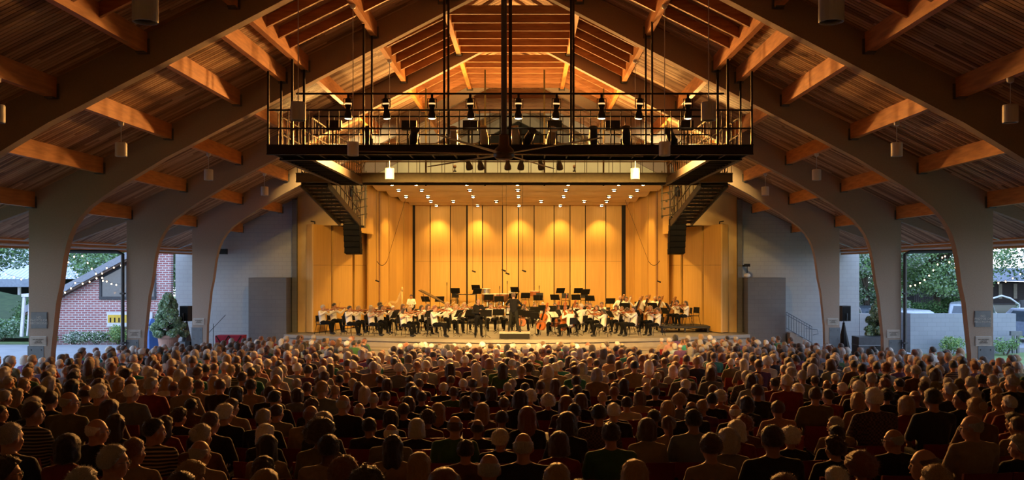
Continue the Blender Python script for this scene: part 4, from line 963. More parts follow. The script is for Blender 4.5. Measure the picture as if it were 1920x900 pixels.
# cars
M_tyre = mat('tyre_rubber', (.02, .02, .02), .8); M_rim = mat('alloy_rim', (.4, .42, .45), .3, .8); M_red = mat('tail_light_red', (.5, .02, .02), .3)
def car(name, lab, loc, rz, m, L=4.7, W=1.85, Hh=1.7, van=True):
    t = thing(name, lab, 'car', loc, rz)
    side_ = [(-L / 2, .35), (-L / 2, .95), (-L / 2 + .15, 1.05), (-L / 2 + .45, Hh - .1), (-L / 2 + .8, Hh), (L * .12, Hh), (L * .3, 1.1), (L / 2 - .15, .9), (L / 2, .7), (L / 2, .35)]
    b = MB(); b.prism([(x, z) for x, z in side_], -W / 2, W / 2)
    me = b.mesh('body', m); bm = bmesh.new(); bm.from_mesh(me); bmesh.ops.bevel(bm, geom=list(bm.edges), offset=.07, segments=2, affect='EDGES', profile=.6); bm.to_mesh(me); bm.free()
    me.polygons.foreach_set('use_smooth', [False] * len(me.polygons)); link('body', me, t)
    b = MB()
    for s_ in (-1, 1): b.prism([(-L / 2 + .4, 1.06), (L * .2, 1.06), (L * .08, Hh - .13), (-L / 2 + .62, Hh - .13)], s_ * W / 2 - .005 * s_, s_ * (W / 2 + .012))
    b.add([(-L / 2 + .13, -W * .38, 1.06), (-L / 2 + .13, W * .38, 1.06), (-L / 2 + .42, W * .36, Hh - .16), (-L / 2 + .42, -W * .36, Hh - .16)], [(0, 1, 2, 3)])
    b.build('windows', M_glass, t)
    b = MB(); b.box(-L / 2 - .02, -L / 2 + .1, -W * .49, -W * .3, .82, 1.02); b.box(-L / 2 - .02, -L / 2 + .1, W * .3, W * .49, .82, 1.02); b.build('tail_lights', M_red, t)
    b = MB(); b.box(-L / 2 - .03, -L / 2, -.26, .26, .6, .72); b.build('number_plate', M_white, t)
    for x in (-L * .3, L * .31):
        for y in (-W / 2 + .08, W / 2 - .08):
            b = MB(); b.lathe([(.33, -.11), (.36, -.08), (.36, .08), (.33, .11)], (x, y, .36), 20, 0, Matrix.Rotation(R(90), 4, 'X')); wq = b.build('wheel', M_tyre, t)
            b = MB(); b.lathe([(.22, -.12), (.22, .12)], (x, y, .36), 12, 0, Matrix.Rotation(R(90), 4, 'X')); b.build('rim', M_rim, wq)
    return t
M_sil = mat('silver_car_paint', (.42, .46, .52), .25, .5); M_dk = mat('dark_car_paint', (.10, .12, .15), .25, .4); M_bl = mat('blue_silver_car_paint', (.28, .34, .46), .25, .5)
car('minivan', 'silver minivan seen from behind above the low right wall', (27.0, 53.2, GZ + .13), R(52), M_sil)
car('parked_car', 'silver car partly hidden behind the low wall by the downpipe', (19.9, 46.8, GZ + .1), R(95), M_sil, 4.6, 1.8, 1.6)
car('parked_car', 'blue-grey car at the right edge of the picture', (25.6, 44.3, GZ + .15), R(100), M_bl)
car('parked_car', 'dark car beyond the silver car, above the low wall end', (20.8, 54, GZ + .1), R(90), M_dk, 4.5, 1.8, 1.5)
b = MB(); b.box(19, 50, 57, 72, GZ - .3, GZ + .9); struct(b.build('terrain_bank', mat('mulch_bank', (.17, .13, .10), .95, c2=(.12, .13, .07), scale=2)))
# arch sign / gate far right
t = thing('garden_arch', 'small curved metal arch beyond the low wall at far right', 'arch', tuple(px2(1878, 588, 50)))
b = MB(); b.tube([(-1, 0, -.3), (-1, 0, .5), (-.5, 0, .85), (0, 0, 1.0), (.5, 0, .85), (1, 0, .5), (1, 0, -.3)], .05, 6); b.build('arch', M_pend, t)
b = MB(); b.box(1.05, 1.6, -.1, .1, -.3, .75); b.build('panel', M_darkgrey, t)
# ---- string lights
M_bulb = mat('string_bulb', (1, .8, .5), emit=(1, .62, .28), estr=14)
bm_ = MB(); bm_.ell((0, 0, -.05), (.035, .035, .045), 8, 6); bulb_me = bm_.mesh('bulb', M_bulb, True)
bm_ = MB(); bm_.lathe([(.015, -.01), (.015, .04)], n=6); sock_me = bm_.mesh('socket', M_black)
def string(lab, pts, Y, n_each=None):
    P = [px2(x, y, Y) for x, y in pts]; t = thing('string_lights', lab, 'string lights', P[0], group='festoon strings outside')
    b = MB(); b.tube([p - P[0] for p in P], .008, 5); b.build('wire', M_black, t)
    for p in P:
        o = link('bulb', bulb_me, t, p - P[0]); o.scale = (.9,) * 3
        link('socket', sock_me, o)
string('warm festoon bulbs sagging from eave along the brick roof edge', [(109, 554), (122, 547), (133, 539), (141, 529), (155, 530), (168, 526.5), (181, 520), (191.5, 511), (200, 501), (213.5, 500), (227, 496)], 43)
string('warm festoon bulbs rising from the nearest left pier to the eave', [(112, 499), (117.5, 499), (128, 490), (139, 479.5), (147.5, 469), (154.5, 478), (164.5, 491), (172, 502), (180, 511.5), (191.5, 519)], 40)
string('festoon bulbs hanging in front of the brick building window', [(193, 525), (200, 526), (209, 530.5), (218, 532.5), (229, 533)], 44.5)
string('two festoon bulbs in front of the pavilion at far left', [(11, 513), (26, 518), (40, 522)], 45)
string('warm festoon bulbs curving across the tree between right piers', [(1698, 534), (1707, 534.5), (1716, 533), (1725, 529), (1733.5, 523), (1742, 515), (1750, 505), (1758, 494), (1766.5, 481), (1772, 479), (1780, 490), (1791.5, 500), (1800.5, 509.5)], 43)
string('festoon bulbs right of the nearest right pier', [(1872, 529), (1885.5, 526), (1899, 520), (1913, 512), (1925, 504)], 43)
# ================================================================ PEOPLE: building kit
def fused(mb, name, mats, voxel, smooth=3, ratio=None):
    me = mb.mesh('tmp', mats if isinstance(mats, (list, tuple)) else [mats], fix=False)
    o = bpy.data.objects.new('tmp', me); col.objects.link(o)
    m = o.modifiers.new('r', 'REMESH'); m.mode = 'VOXEL'; m.voxel_size = voxel; m.use_smooth_shade = True
    s = o.modifiers.new('s', 'SMOOTH'); s.factor = .5; s.iterations = smooth
    if ratio: d = o.modifiers.new('d', 'DECIMATE'); d.ratio = ratio
    dg = bpy.context.evaluated_depsgraph_get(); r = bpy.data.meshes.new_from_object(o.evaluated_get(dg)); r.name = name
    bpy.data.objects.remove(o); bpy.data.meshes.remove(me)
    r.materials.clear()
    for q in (mats if isinstance(mats, (list, tuple)) else [mats]): r.materials.append(q)
    r.polygons.foreach_set('use_smooth', [True] * len(r.polygons)); r.polygons.foreach_set('material_index', [0] * len(r.polygons))
    return r
SK = [mat('skin_light', (.50, .28, .19), .5, c2=(.44, .23, .15), scale=20), mat('skin_tan', (.38, .20, .12), .5, c2=(.33, .16, .1), scale=20), mat('skin_brown', (.16, .08, .05), .5, c2=(.12, .06, .04), scale=20)]
M_eye = mat('eye_dark', (.03, .02, .02), .2); M_lip = mat('lips', (.33, .11, .09), .5)
HC = {'k': ('black', (.012, .010, .009)), 'd': ('dark brown', (.035, .020, .013)), 'm': ('brown', (.075, .038, .02)), 'r': ('reddish', (.17, .06, .03)), 'y': ('blonde', (.30, .19, .09)), 'g': ('grey', (.34, .32, .30)), 'w': ('white', (.62, .60, .56))}
HM = {k: mat('hair_' + v[0].replace(' ', '_'), v[1], .42, c2=tuple(x * 1.5 for x in v[1]), scale=60, stretch=(3, 3, .5), sheen=.35, bump=.5, bscale=120) for k, v in HC.items()}
SC = {'k': ('black', (.012, .012, .014)), 'n': ('navy', (.02, .028, .06)), 'r': ('red', (.22, .02, .02)), 'g': ('green', (.04, .13, .05)), 'w': ('white', (.55, .53, .50)), 'b': ('grey-blue', (.16, .19, .25)),
      't': ('tan', (.30, .22, .15)), 'p': ('pink', (.38, .20, .18)), 'o': ('brown', (.12, .055, .03)), 'l': ('olive', (.14, .12, .045)), 'e': ('light blue', (.28, .38, .50)), 'u': ('purple', (.13, .05, .16)), 'q': ('teal', (.03, .24, .22)), 'f': ('grey', (.17, .17, .17))}
SM = {k: mat('fabric_' + v[0].replace(' ', '_').replace('-', '_'), v[1], .85, scale=14, bump=.3, bscale=30, sheen=.2) for k, v in SC.items()}
def patt(name, c1, c2, sc, check):
    m = bpy.data.materials.new(name); m.use_nodes = True; nt = m.node_tree; b = nt.nodes['Principled BSDF']; b.inputs['Roughness'].default_value = .85
    t = nt.nodes.new('ShaderNodeTexCoord')
    if check: k = nt.nodes.new('ShaderNodeTexChecker'); k.inputs['Scale'].default_value = sc; k.inputs['Color1'].default_value = (*c1, 1); k.inputs['Color2'].default_value = (*c2, 1); nt.links.new(t.outputs['Object'], k.inputs['Vector']); nt.links.new(k.outputs[0], b.inputs['Base Color'])
    else:
        k = nt.nodes.new('ShaderNodeTexWave'); k.bands_direction = 'Z'; k.inputs['Scale'].default_value = sc; r = nt.nodes.new('ShaderNodeValToRGB'); r.color_ramp.interpolation = 'CONSTANT'
        r.color_ramp.elements[0].color = (*c1, 1); r.color_ramp.elements[1].position = .6; r.color_ramp.elements[1].color = (*c2, 1)
        nt.links.new(t.outputs['Object'], k.inputs['Vector']); nt.links.new(k.outputs[0], r.inputs[0]); nt.links.new(r.outputs[0], b.inputs['Base Color'])
    return m
SC['s'] = ('striped', 0); SM['s'] = patt('fabric_striped', (.02, .02, .025), (.35, .28, .2), 9, False)
SC['c'] = ('checked', 0); SM['c'] = patt('fabric_checked', (.03, .03, .04), (.12, .08, .08), 45, True)
M_trk = mat('trousers_black', (.005, .005, .0055), .9, spec=.15); M_trt = mat('trousers_khaki', (.22, .16, .10), .85); M_shoe = mat('shoe_black', (.012, .012, .012), .35)
V = Vector
def head_prims(b, MH):
    R3 = MH.to_3x3()
    def E(c, r, n=16, k=12): b.ell(MH @ V(c), r, n, k, 0, R3)
    E((0, -.008, .0), (.078, .096, .101)); E((0, .035, -.065), (.058, .062, .075)); E((0, .06, -.105), (.032, .032, .03))
    E((0, .098, -.045), (.014, .022, .022), 8, 6); E((0, .094, -.018), (.009, .012, .03), 8, 6)
    for s in (-1, 1):
        E((s * .079, -.004, -.03), (.012, .024, .034), 8, 6); E((s * .05, .06, -.045), (.022, .022, .025), 8, 6)
    E((0, .082, .012), (.05, .014, .012), 10, 6); E((0, .088, -.078), (.026, .014, .013), 8, 6)
def head_extra(b, MH):
    R3 = MH.to_3x3()
    for s in (-1, 1):
        b.ell(MH @ V((s * .031, .086, -.022)), (.013, .007, .007), 8, 6, 1, R3)
        b.ell(MH @ V((s * .031, .092, .004)), (.018, .006, .004), 8, 5, 1, R3)
    b.ell(MH @ V((0, .101, -.080)), (.022, .006, .005), 8, 5, 2, R3)
def hand(b, w, d, side_, curl=.5):
    """palm, four bent fingers of different lengths and a thumb; w wrist, d pointing direction"""
    w = V(w); d = V(d).normalized(); up = V((0, 0, 1)); x = d.cross(up).normalized() if abs(d.z) < .95 else V((1, 0, 0)); z = x.cross(d).normalized()
    b.ell(w + d * .045, (.02, .02, .02), 8, 6); b.cap(w, w + d * .075, .022, .028, 8)
    for k, (o_, L) in enumerate(((-.030, .062), (-.010, .074), (.010, .078), (.030, .070))):
        p0 = w + d * .075 + x * o_; p1 = p0 + (d * (1 - curl * .4) - z * curl * .6).normalized() * L * .5; p2 = p1 + (d * (1 - curl) - z * curl).normalized() * L * .5
        b.cap(p0, p1, .0095, .009, 6); b.cap(p1, p2, .009, .007, 6)
    p0 = w + d * .025 + x * .024 * side_; p1 = p0 + (d * .7 + x * side_ * .7 - z * .3).normalized() * .04; b.cap(p0, p1, .012, .010, 6); b.cap(p1, p1 + (d - z * .4).normalized() * .03, .010, .008, 6)
def figure(name, J, yaw=0, pitch=0, f=False, voxel=.014, long_sleeve=False, ratio=None, skirt=False, feet=True):
    neck = V(J['neck']); sw = .9 if f else 1.0
    MH = Matrix.Translation(neck) @ Matrix.Rotation(yaw, 4, 'Z') @ Matrix.Rotation(pitch, 4, 'X') @ Matrix.Translation((0, .012, .128))
    b = MB(); head_prims(b, MH)
    b.cap(neck - V((0, .0, .06)), MH @ V((0, -.02, -.06)), .056 * sw, .052 * sw, 12)
    ch = V(J['chest']); hp = V(J['hip']); shL, shR = V(J['shL']), V(J['shR'])
    b.cap(hp, ch, .10, .10, 12); b.cap(shL, shR, .045, .045, 10); b.cap(neck - V((0, 0, .03)), shL, .045, .04, 8); b.cap(neck - V((0, 0, .03)), shR, .045, .04, 8)
    for s in 'LR':
        b.cap(J['sh' + s], J['el' + s], .048 * sw, .038 * sw, 10); b.cap(J['el' + s], J['wr' + s], .038 * sw, .026, 10)
        hand(b, J['wr' + s], V(J['wr' + s]) - V(J['el' + s]) + V((0, .06, 0)), 1 if s == 'L' else -1)
        b.cap(J['hp' + s], J['kn' + s], .075, .052, 10); b.cap(J['kn' + s], J['an' + s], .05, .038, 10)
    body = fused(b, name, [SK[0], M_eye, M_lip], voxel, 2, ratio)
    x = MB(); head_extra(x, MH)
    bm = bmesh.new(); bm.from_mesh(body); xm = x.mesh('x', [SK[0]]); xm.materials.append(M_eye); xm.materials.append(M_lip); bm.from_mesh(xm); bm.to_mesh(body); bm.free(); bpy.data.meshes.remove(xm)
    # shirt
    b = MB(); g = .016
    hw = abs(shL.x - shR.x) / 2
    b.cap(hp + V((0, 0, -.0)), hp.lerp(ch, .5), .152 if not f else .14, .142 * sw, 14); b.ell(hp + V((-.05, 0, 0)), (.12, .125, .12)); b.ell(hp + V((.05, 0, 0)), (.12, .125, .12))
    for s_ in (-1, 1):
        dx = V((1, 0, 0)) if abs((shR - shL).normalized().x) > .5 else (shR - shL).normalized()
        dx = (shR - shL).normalized() * s_
        b.cap(hp + dx * .05, ch + dx * .075, .115, .118 * sw, 12); b.cap(ch + dx * .07, neck + V((0, -.01, -.07)), .11, .06, 12); b.cap(ch + dx * .06 , (shL if s_ < 0 else shR) - dx * .04 - V((0, 0, .03)), .10, .07, 12)
    b.cap(hp.lerp(ch, .4), ch + V((0, .0, .03)), .145 * sw, .118 * sw, 12)
    b.cap(shL, shR, .060, .060, 10); b.cap(neck - V((0, .01, .055)), shL, .058, .054, 10); b.cap(neck - V((0, .01, .055)), shR, .058, .054, 10)
    if f:
        for s_ in (-1, 1): b.ell(ch + (shR - shL).normalized() * s_ * .07 + V((0, .10 if J.get('fwd', 1) > 0 else -.1, -.04)), (.065, .06, .06))
    for s in 'LR':
        a, e, w_ = V(J['sh' + s]), V(J['el' + s]), V(J['wr' + s])
        if long_sleeve: b.cap(a, e, .06 * sw, .052 * sw, 10); b.cap(e, e.lerp(w_, .93), .052 * sw, .038, 10)
        else: b.cap(a, a.lerp(e, .85), .06 * sw, .056 * sw, 10)
    shirt = fused(b, 'shirt', SM['w'], voxel * 1.25, 3, ratio)
    b = MB()
    b.ell(hp, (.17, .135, .12)); 
    for s in 'LR':
        b.cap(J['hp' + s], J['kn' + s], .098, .072, 12); b.cap(J['kn' + s], V(J['an' + s]) + V((0, 0, .02)), .072, .055, 12)
    if skirt: b.cap(V(J['knL']), V(J['knR']), .08, .08, 12); b.cap((V(J['knL']) + V(J['knR'])) / 2, (V(J['anL']) + V(J['anR'])) / 2 + V((0, 0, .1)), .12, .17, 12)
    tr = fused(b, 'trousers', M_trk, voxel * 1.4, 3, ratio)
    # shoes
    sh = []
    for s in 'LR':
        b = MB(); a, to = V(J['an' + s]), V(J['to' + s]); b.cap(a + V((0, 0, -.035)) - (to - a).normalized() * .03, V((to.x, to.y, to.z)), .042, .034, 10)
        sh.append(b.mesh('shoe', M_shoe, True))
    return dict(body=body, shirt=shirt, trousers=tr, shoes=sh, MH=MH)
SEATED = dict(hip=(0, 0, .55), chest=(0, -.05, .90), neck=(0, -.05, 1.06), shL=(-.175, -.06, .985), shR=(.175, -.06, .985), elL=(-.235, .03, .72), elR=(.235, .03, .72), wrL=(-.10, .26, .63), wrR=(.10, .26, .63),
              hpL=(-.09, .03, .52), hpR=(.09, .03, .52), knL=(-.13, .45, .50), knR=(.13, .45, .50), anL=(-.13, .47, .09), anR=(.13, .47, .09), toL=(-.14, .60, .035), toR=(.14, .60, .035))
def J_(**k): d = dict(SEATED); d.update(k); return d
STAND = dict(hip=(0, 0, .96), chest=(0, -.01, 1.30), neck=(0, -.01, 1.485), shL=(-.18, -.01, 1.40), shR=(.18, -.01, 1.40), elL=(-.24, .02, 1.12), elR=(.24, .02, 1.12), wrL=(-.15, .22, 1.02), wrR=(.15, .22, 1.02),
             hpL=(-.09, 0, .90), hpR=(.09, 0, .90), knL=(-.12, .03, .50), knR=(.12, .03, .50), anL=(-.14, 0, .09), anR=(.14, 0, .09), toL=(-.16, .14, .035), toR=(.16, .14, .035))
def S_(**k): d = dict(STAND); d.update(k); return d
# ---- hair
def hair_mesh(style, seed=1, sub=4, strands=1100):
    rnd = random.Random(seed)
    bm = bmesh.new(); bmesh.ops.create_icosphere(bm, subdivisions=sub, radius=1)
    P = dict(s=(.006, .016, .10, .9, .007, 22), b=(.0, .008, .05, .9, .004, 22), f=(.01, .03, .1, 1.0, .012, 30), o=(.016, .030, .1, 1.5, .008, 10), l=(.014, .028, .1, 2.7, .010, 9), c=(.022, .040, .1, 1.15, .022, 26), a=(.05, .075, .1, 1.15, .016, 40), u=(.006, .018, .1, .9, .006, 20), p=(.006, .02, .1, .9, .006, 20))[style]
    t0, t1, _, dz, amp, fr = P
    cov = {}
    def sm(a, b_, x): x = max(0, min(1, (x - a) / (b_ - a))); return x * x * (3 - 2 * x)
    off = V((rnd.random() * 10,) * 3)
    for v in bm.verts:
        d = v.co.normalized()
        pts = [(-1, -.78), (-.3, -.62), (0, -.30), (.18, .02), (.35, .30), (.62, .50), (1, .60)]
        if style in 'ol': pts = [(-1, -1.2), (0, -1.2), (.22, -.95), (.36, .1), (.62, .46), (1, .58)]
        y = d.y; zl = pts[-1][1]
        for (a, za), (b_, zb) in zip(pts, pts[1:]):
            if a <= y <= b_: zl = za + (zb - za) * (y - a) / (b_ - a); break
        g = sm(-.05, .07, d.z - zl)
        if style == 'b': g *= sm(.38, .22, d.z + .15 * d.y) if d.z > -2 else g
        n = noise.noise(d * 3 + off) * .5 + .5; n2 = noise.noise(V((d.x * fr, d.y * fr, d.z * fr * (.35 if style in 'slouptb' else 1))) * .35 + off)
        th = t0 + (t1 - t0) * n + amp * n2
        rx, ry, rz = .081 + th * 1.15, .098 + th * 1.05, (.103 + th * .8)
        if d.z < 0: rz = (.100 + th * .5) * dz
        if style in 'ol' and d.z < 0: rx *= (1 + .9 * (-d.z) ** 2); ry *= (1 + .45 * (-d.z) ** 2)
        lump = 1 + .05 * noise.noise(d * 2.6 + off * 2) * (1.6 if style in 'olca' else 1)
        rx *= lump; ry *= lump
        out = V((d.x * rx, d.y * ry - .008, d.z * rz))
        if style == 'o': out.z = max(out.z, -.125 - .02 * n)
        if style == 'l': out.z = max(out.z, -.24 - .03 * n)
        inn = V((d.x * .066, d.y * .082 - .01, d.z * (.090 if d.z > 0 else .075)))
        v.co = inn.lerp(out, g); cov[v.index] = g
    bm.verts.ensure_lookup_table(); bm.normal_update()
    vs = [(v.co.copy(), v.normal.copy()) for v in bm.verts if cov[v.index] > .9]
    me = bpy.data.meshes.new('hair'); bm.to_mesh(me); bm.free()
    b = MB()
    if style == 'u': b.ell((0, -.125, .03), (.045, .035, .042), 12, 8)
    if style == 'p': b.cap((0, -.10, .03), (0, -.145, -.02), .03, .035, 10); b.cap((0, -.145, -.02), (0, -.13, -.26), .036, .016, 10)
    for _ in range(strands if vs else 0):
        p, n = rnd.choice(vs); L = {'s': .016, 'b': .008, 'f': .018, 'c': .022, 'a': .035}.get(style, .018) * rnd.uniform(.5, 1.4)
        tdir = (n * rnd.uniform(.35, 1) + V((rnd.gauss(0, .4), rnd.gauss(0, .4) , rnd.gauss(0, .4) - (.4 if style in 'lob' else 0)))).normalized()
        sd = tdir.cross(n + V((.01, .02, .03))).normalized() * .0014
        b.add([p - sd - n * .004, p + sd - n * .004, p + tdir * L], [(0, 1, 2)])
    x = b.mesh('x', HM['k'], True, fix=False)
    bm = bmesh.new(); bm.from_mesh(me); bm.from_mesh(x); bm.to_mesh(me); bm.free(); bpy.data.meshes.remove(x)
    me.materials.clear(); me.materials.append(HM['k']); me.polygons.foreach_set('use_smooth', [True] * len(me.polygons))
    return me
HAIR = {s: [hair_mesh(s, 11 * k + ord(s)) for k in range(3)] for s in 'sbfolcaup'}
HSTY = {'s': 'short', 'b': 'balding', 'f': 'fluffy', 'o': 'bobbed', 'l': 'long', 'c': 'curly', 'a': 'bushy', 'u': 'bun-tied', 'p': 'ponytailed'}
def setmat(o, m):
    o.material_slots[0].link = 'OBJECT'; o.material_slots[0].material = m
gb = MB(); 
for s_ in (-1, 1):
    gb.tube([(s_ * .031 + .022 * math.cos(a * .785), .108, -.022 + .018 * math.sin(a * .785)) for a in range(9)], .0022, 5, cap=False); gb.tube([(s_ * .055, .105, -.018), (s_ * .078, .04, -.015), (s_ * .080, -.02, -.02)], .002, 5)
gb.tube([(-.01, .11, -.02), (.01, .11, -.02)], .002, 5); GLASS_ME = gb.mesh('glasses', M_bracket)
def put_person(fig, M, style, hc, shirt, skin=0, trousers=None, glasses=False, label='', group=None, hv=0, name='person', shoes=True, hs=1.0):
    o = bpy.data.objects.new(name, fig['body']); col.objects.link(o); o.matrix_basis = M; setmat(o, SK[skin])
    tag(o, label, 'person', group)
    h = bpy.data.objects.new('hair', HAIR[style][hv % 3]); col.objects.link(h); h.parent = o; h.matrix_basis = fig['MH'] @ Matrix.Scale(hs, 4); setmat(h, HM[hc])
    s = bpy.data.objects.new('shirt', fig['shirt']); col.objects.link(s); s.parent = o; setmat(s, shirt)
    t = bpy.data.objects.new('trousers', fig['trousers']); col.objects.link(t); t.parent = o
    if trousers: setmat(t, trousers)
    if shoes:
        for m_ in fig['shoes']: q = bpy.data.objects.new('shoe', m_); col.objects.link(q); q.parent = o
    if glasses: g = bpy.data.objects.new('glasses', GLASS_ME); col.objects.link(g); g.parent = o; g.matrix_basis = fig['MH']
    return o
# ---- auditorium seat
sb = MB()
for i in range(6):
    a0, a1 = -.25 + .5 * i / 6, -.25 + .5 * (i + 1) / 6; c = lambda x: -.215 + .45 * x * x
    for (xa, xb) in ((a0, a1),):
        sb.add([(xa, c(xa), .48), (xb, c(xb), .48), (xb, c(xb) - .07, .80), (xa, c(xa) - .07, .80), (xa, c(xa) - .045, .46), (xb, c(xb) - .045, .46), (xb, c(xb) - .105, .805), (xa, c(xa) - .105, .805)],
               [(0, 1, 2, 3), (7, 6, 5, 4), (0, 4, 5, 1), (1, 5, 6, 2), (2, 6, 7, 3), (3, 7, 4, 0)])
SEAT_BACK = sb.mesh('backrest', M_seat)
sb = MB(); sb.prism([(-.18, .38), (.24, .41), (.25, .44), (.2, .455), (-.18, .425)], -.235, .235, axis='X'); SEAT_PAN = sb.mesh('seat_pan', M_seat)
sb = MB(); sb.prism([(-.26, .60), (.16, .64), (.18, .66), (.16, .67), (-.26, .64)], -.022, .022, axis='X'); sb.prism([(-.2, 0), (-.1, 0), (-.02, .62), (-.1, .62)], -.018, .018, axis='X'); SEAT_ARM = sb.mesh('armrest', M_black)
def seat(M, label, group='auditorium seats'):
    o = bpy.data.objects.new('auditorium_seat', None); col.objects.link(o); o.matrix_basis = M; o.empty_display_size = .1; tag(o, label, 'seat', group)
    for nm, me, x in (('backrest', SEAT_BACK, 0), ('seat_pan', SEAT_PAN, 0), ('armrest', SEAT_ARM, -.265), ('armrest', SEAT_ARM, .265)):
        c = bpy.data.objects.new(nm, me); col.objects.link(c); c.parent = o; c.location = (x, 0, 0)
    return o
# ================================================================ AUDIENCE
YAWS = [-50, -22, 0, 22, 50]
AUD = {}
for f in (False, True):
    J = J_(shL=(-.165, -.06, .96), shR=(.165, -.06, .96)) if f else J_(shL=(-.195, -.06, .97), shR=(.195, -.06, .97), elL=(-.25, .03, .72), elR=(.25, .03, .72))
    for yw in YAWS: AUD[(f, yw)] = figure('person', J, yaw=-R(yw), pitch=R(-4), f=f, voxel=.0125)
    base = AUD[(f, 0)]
    for yw in YAWS: AUD[(f, yw)]['shirt'] = base['shirt']; AUD[(f, yw)]['trousers'] = base['trousers']; AUD[(f, yw)]['shoes'] = base['shoes']
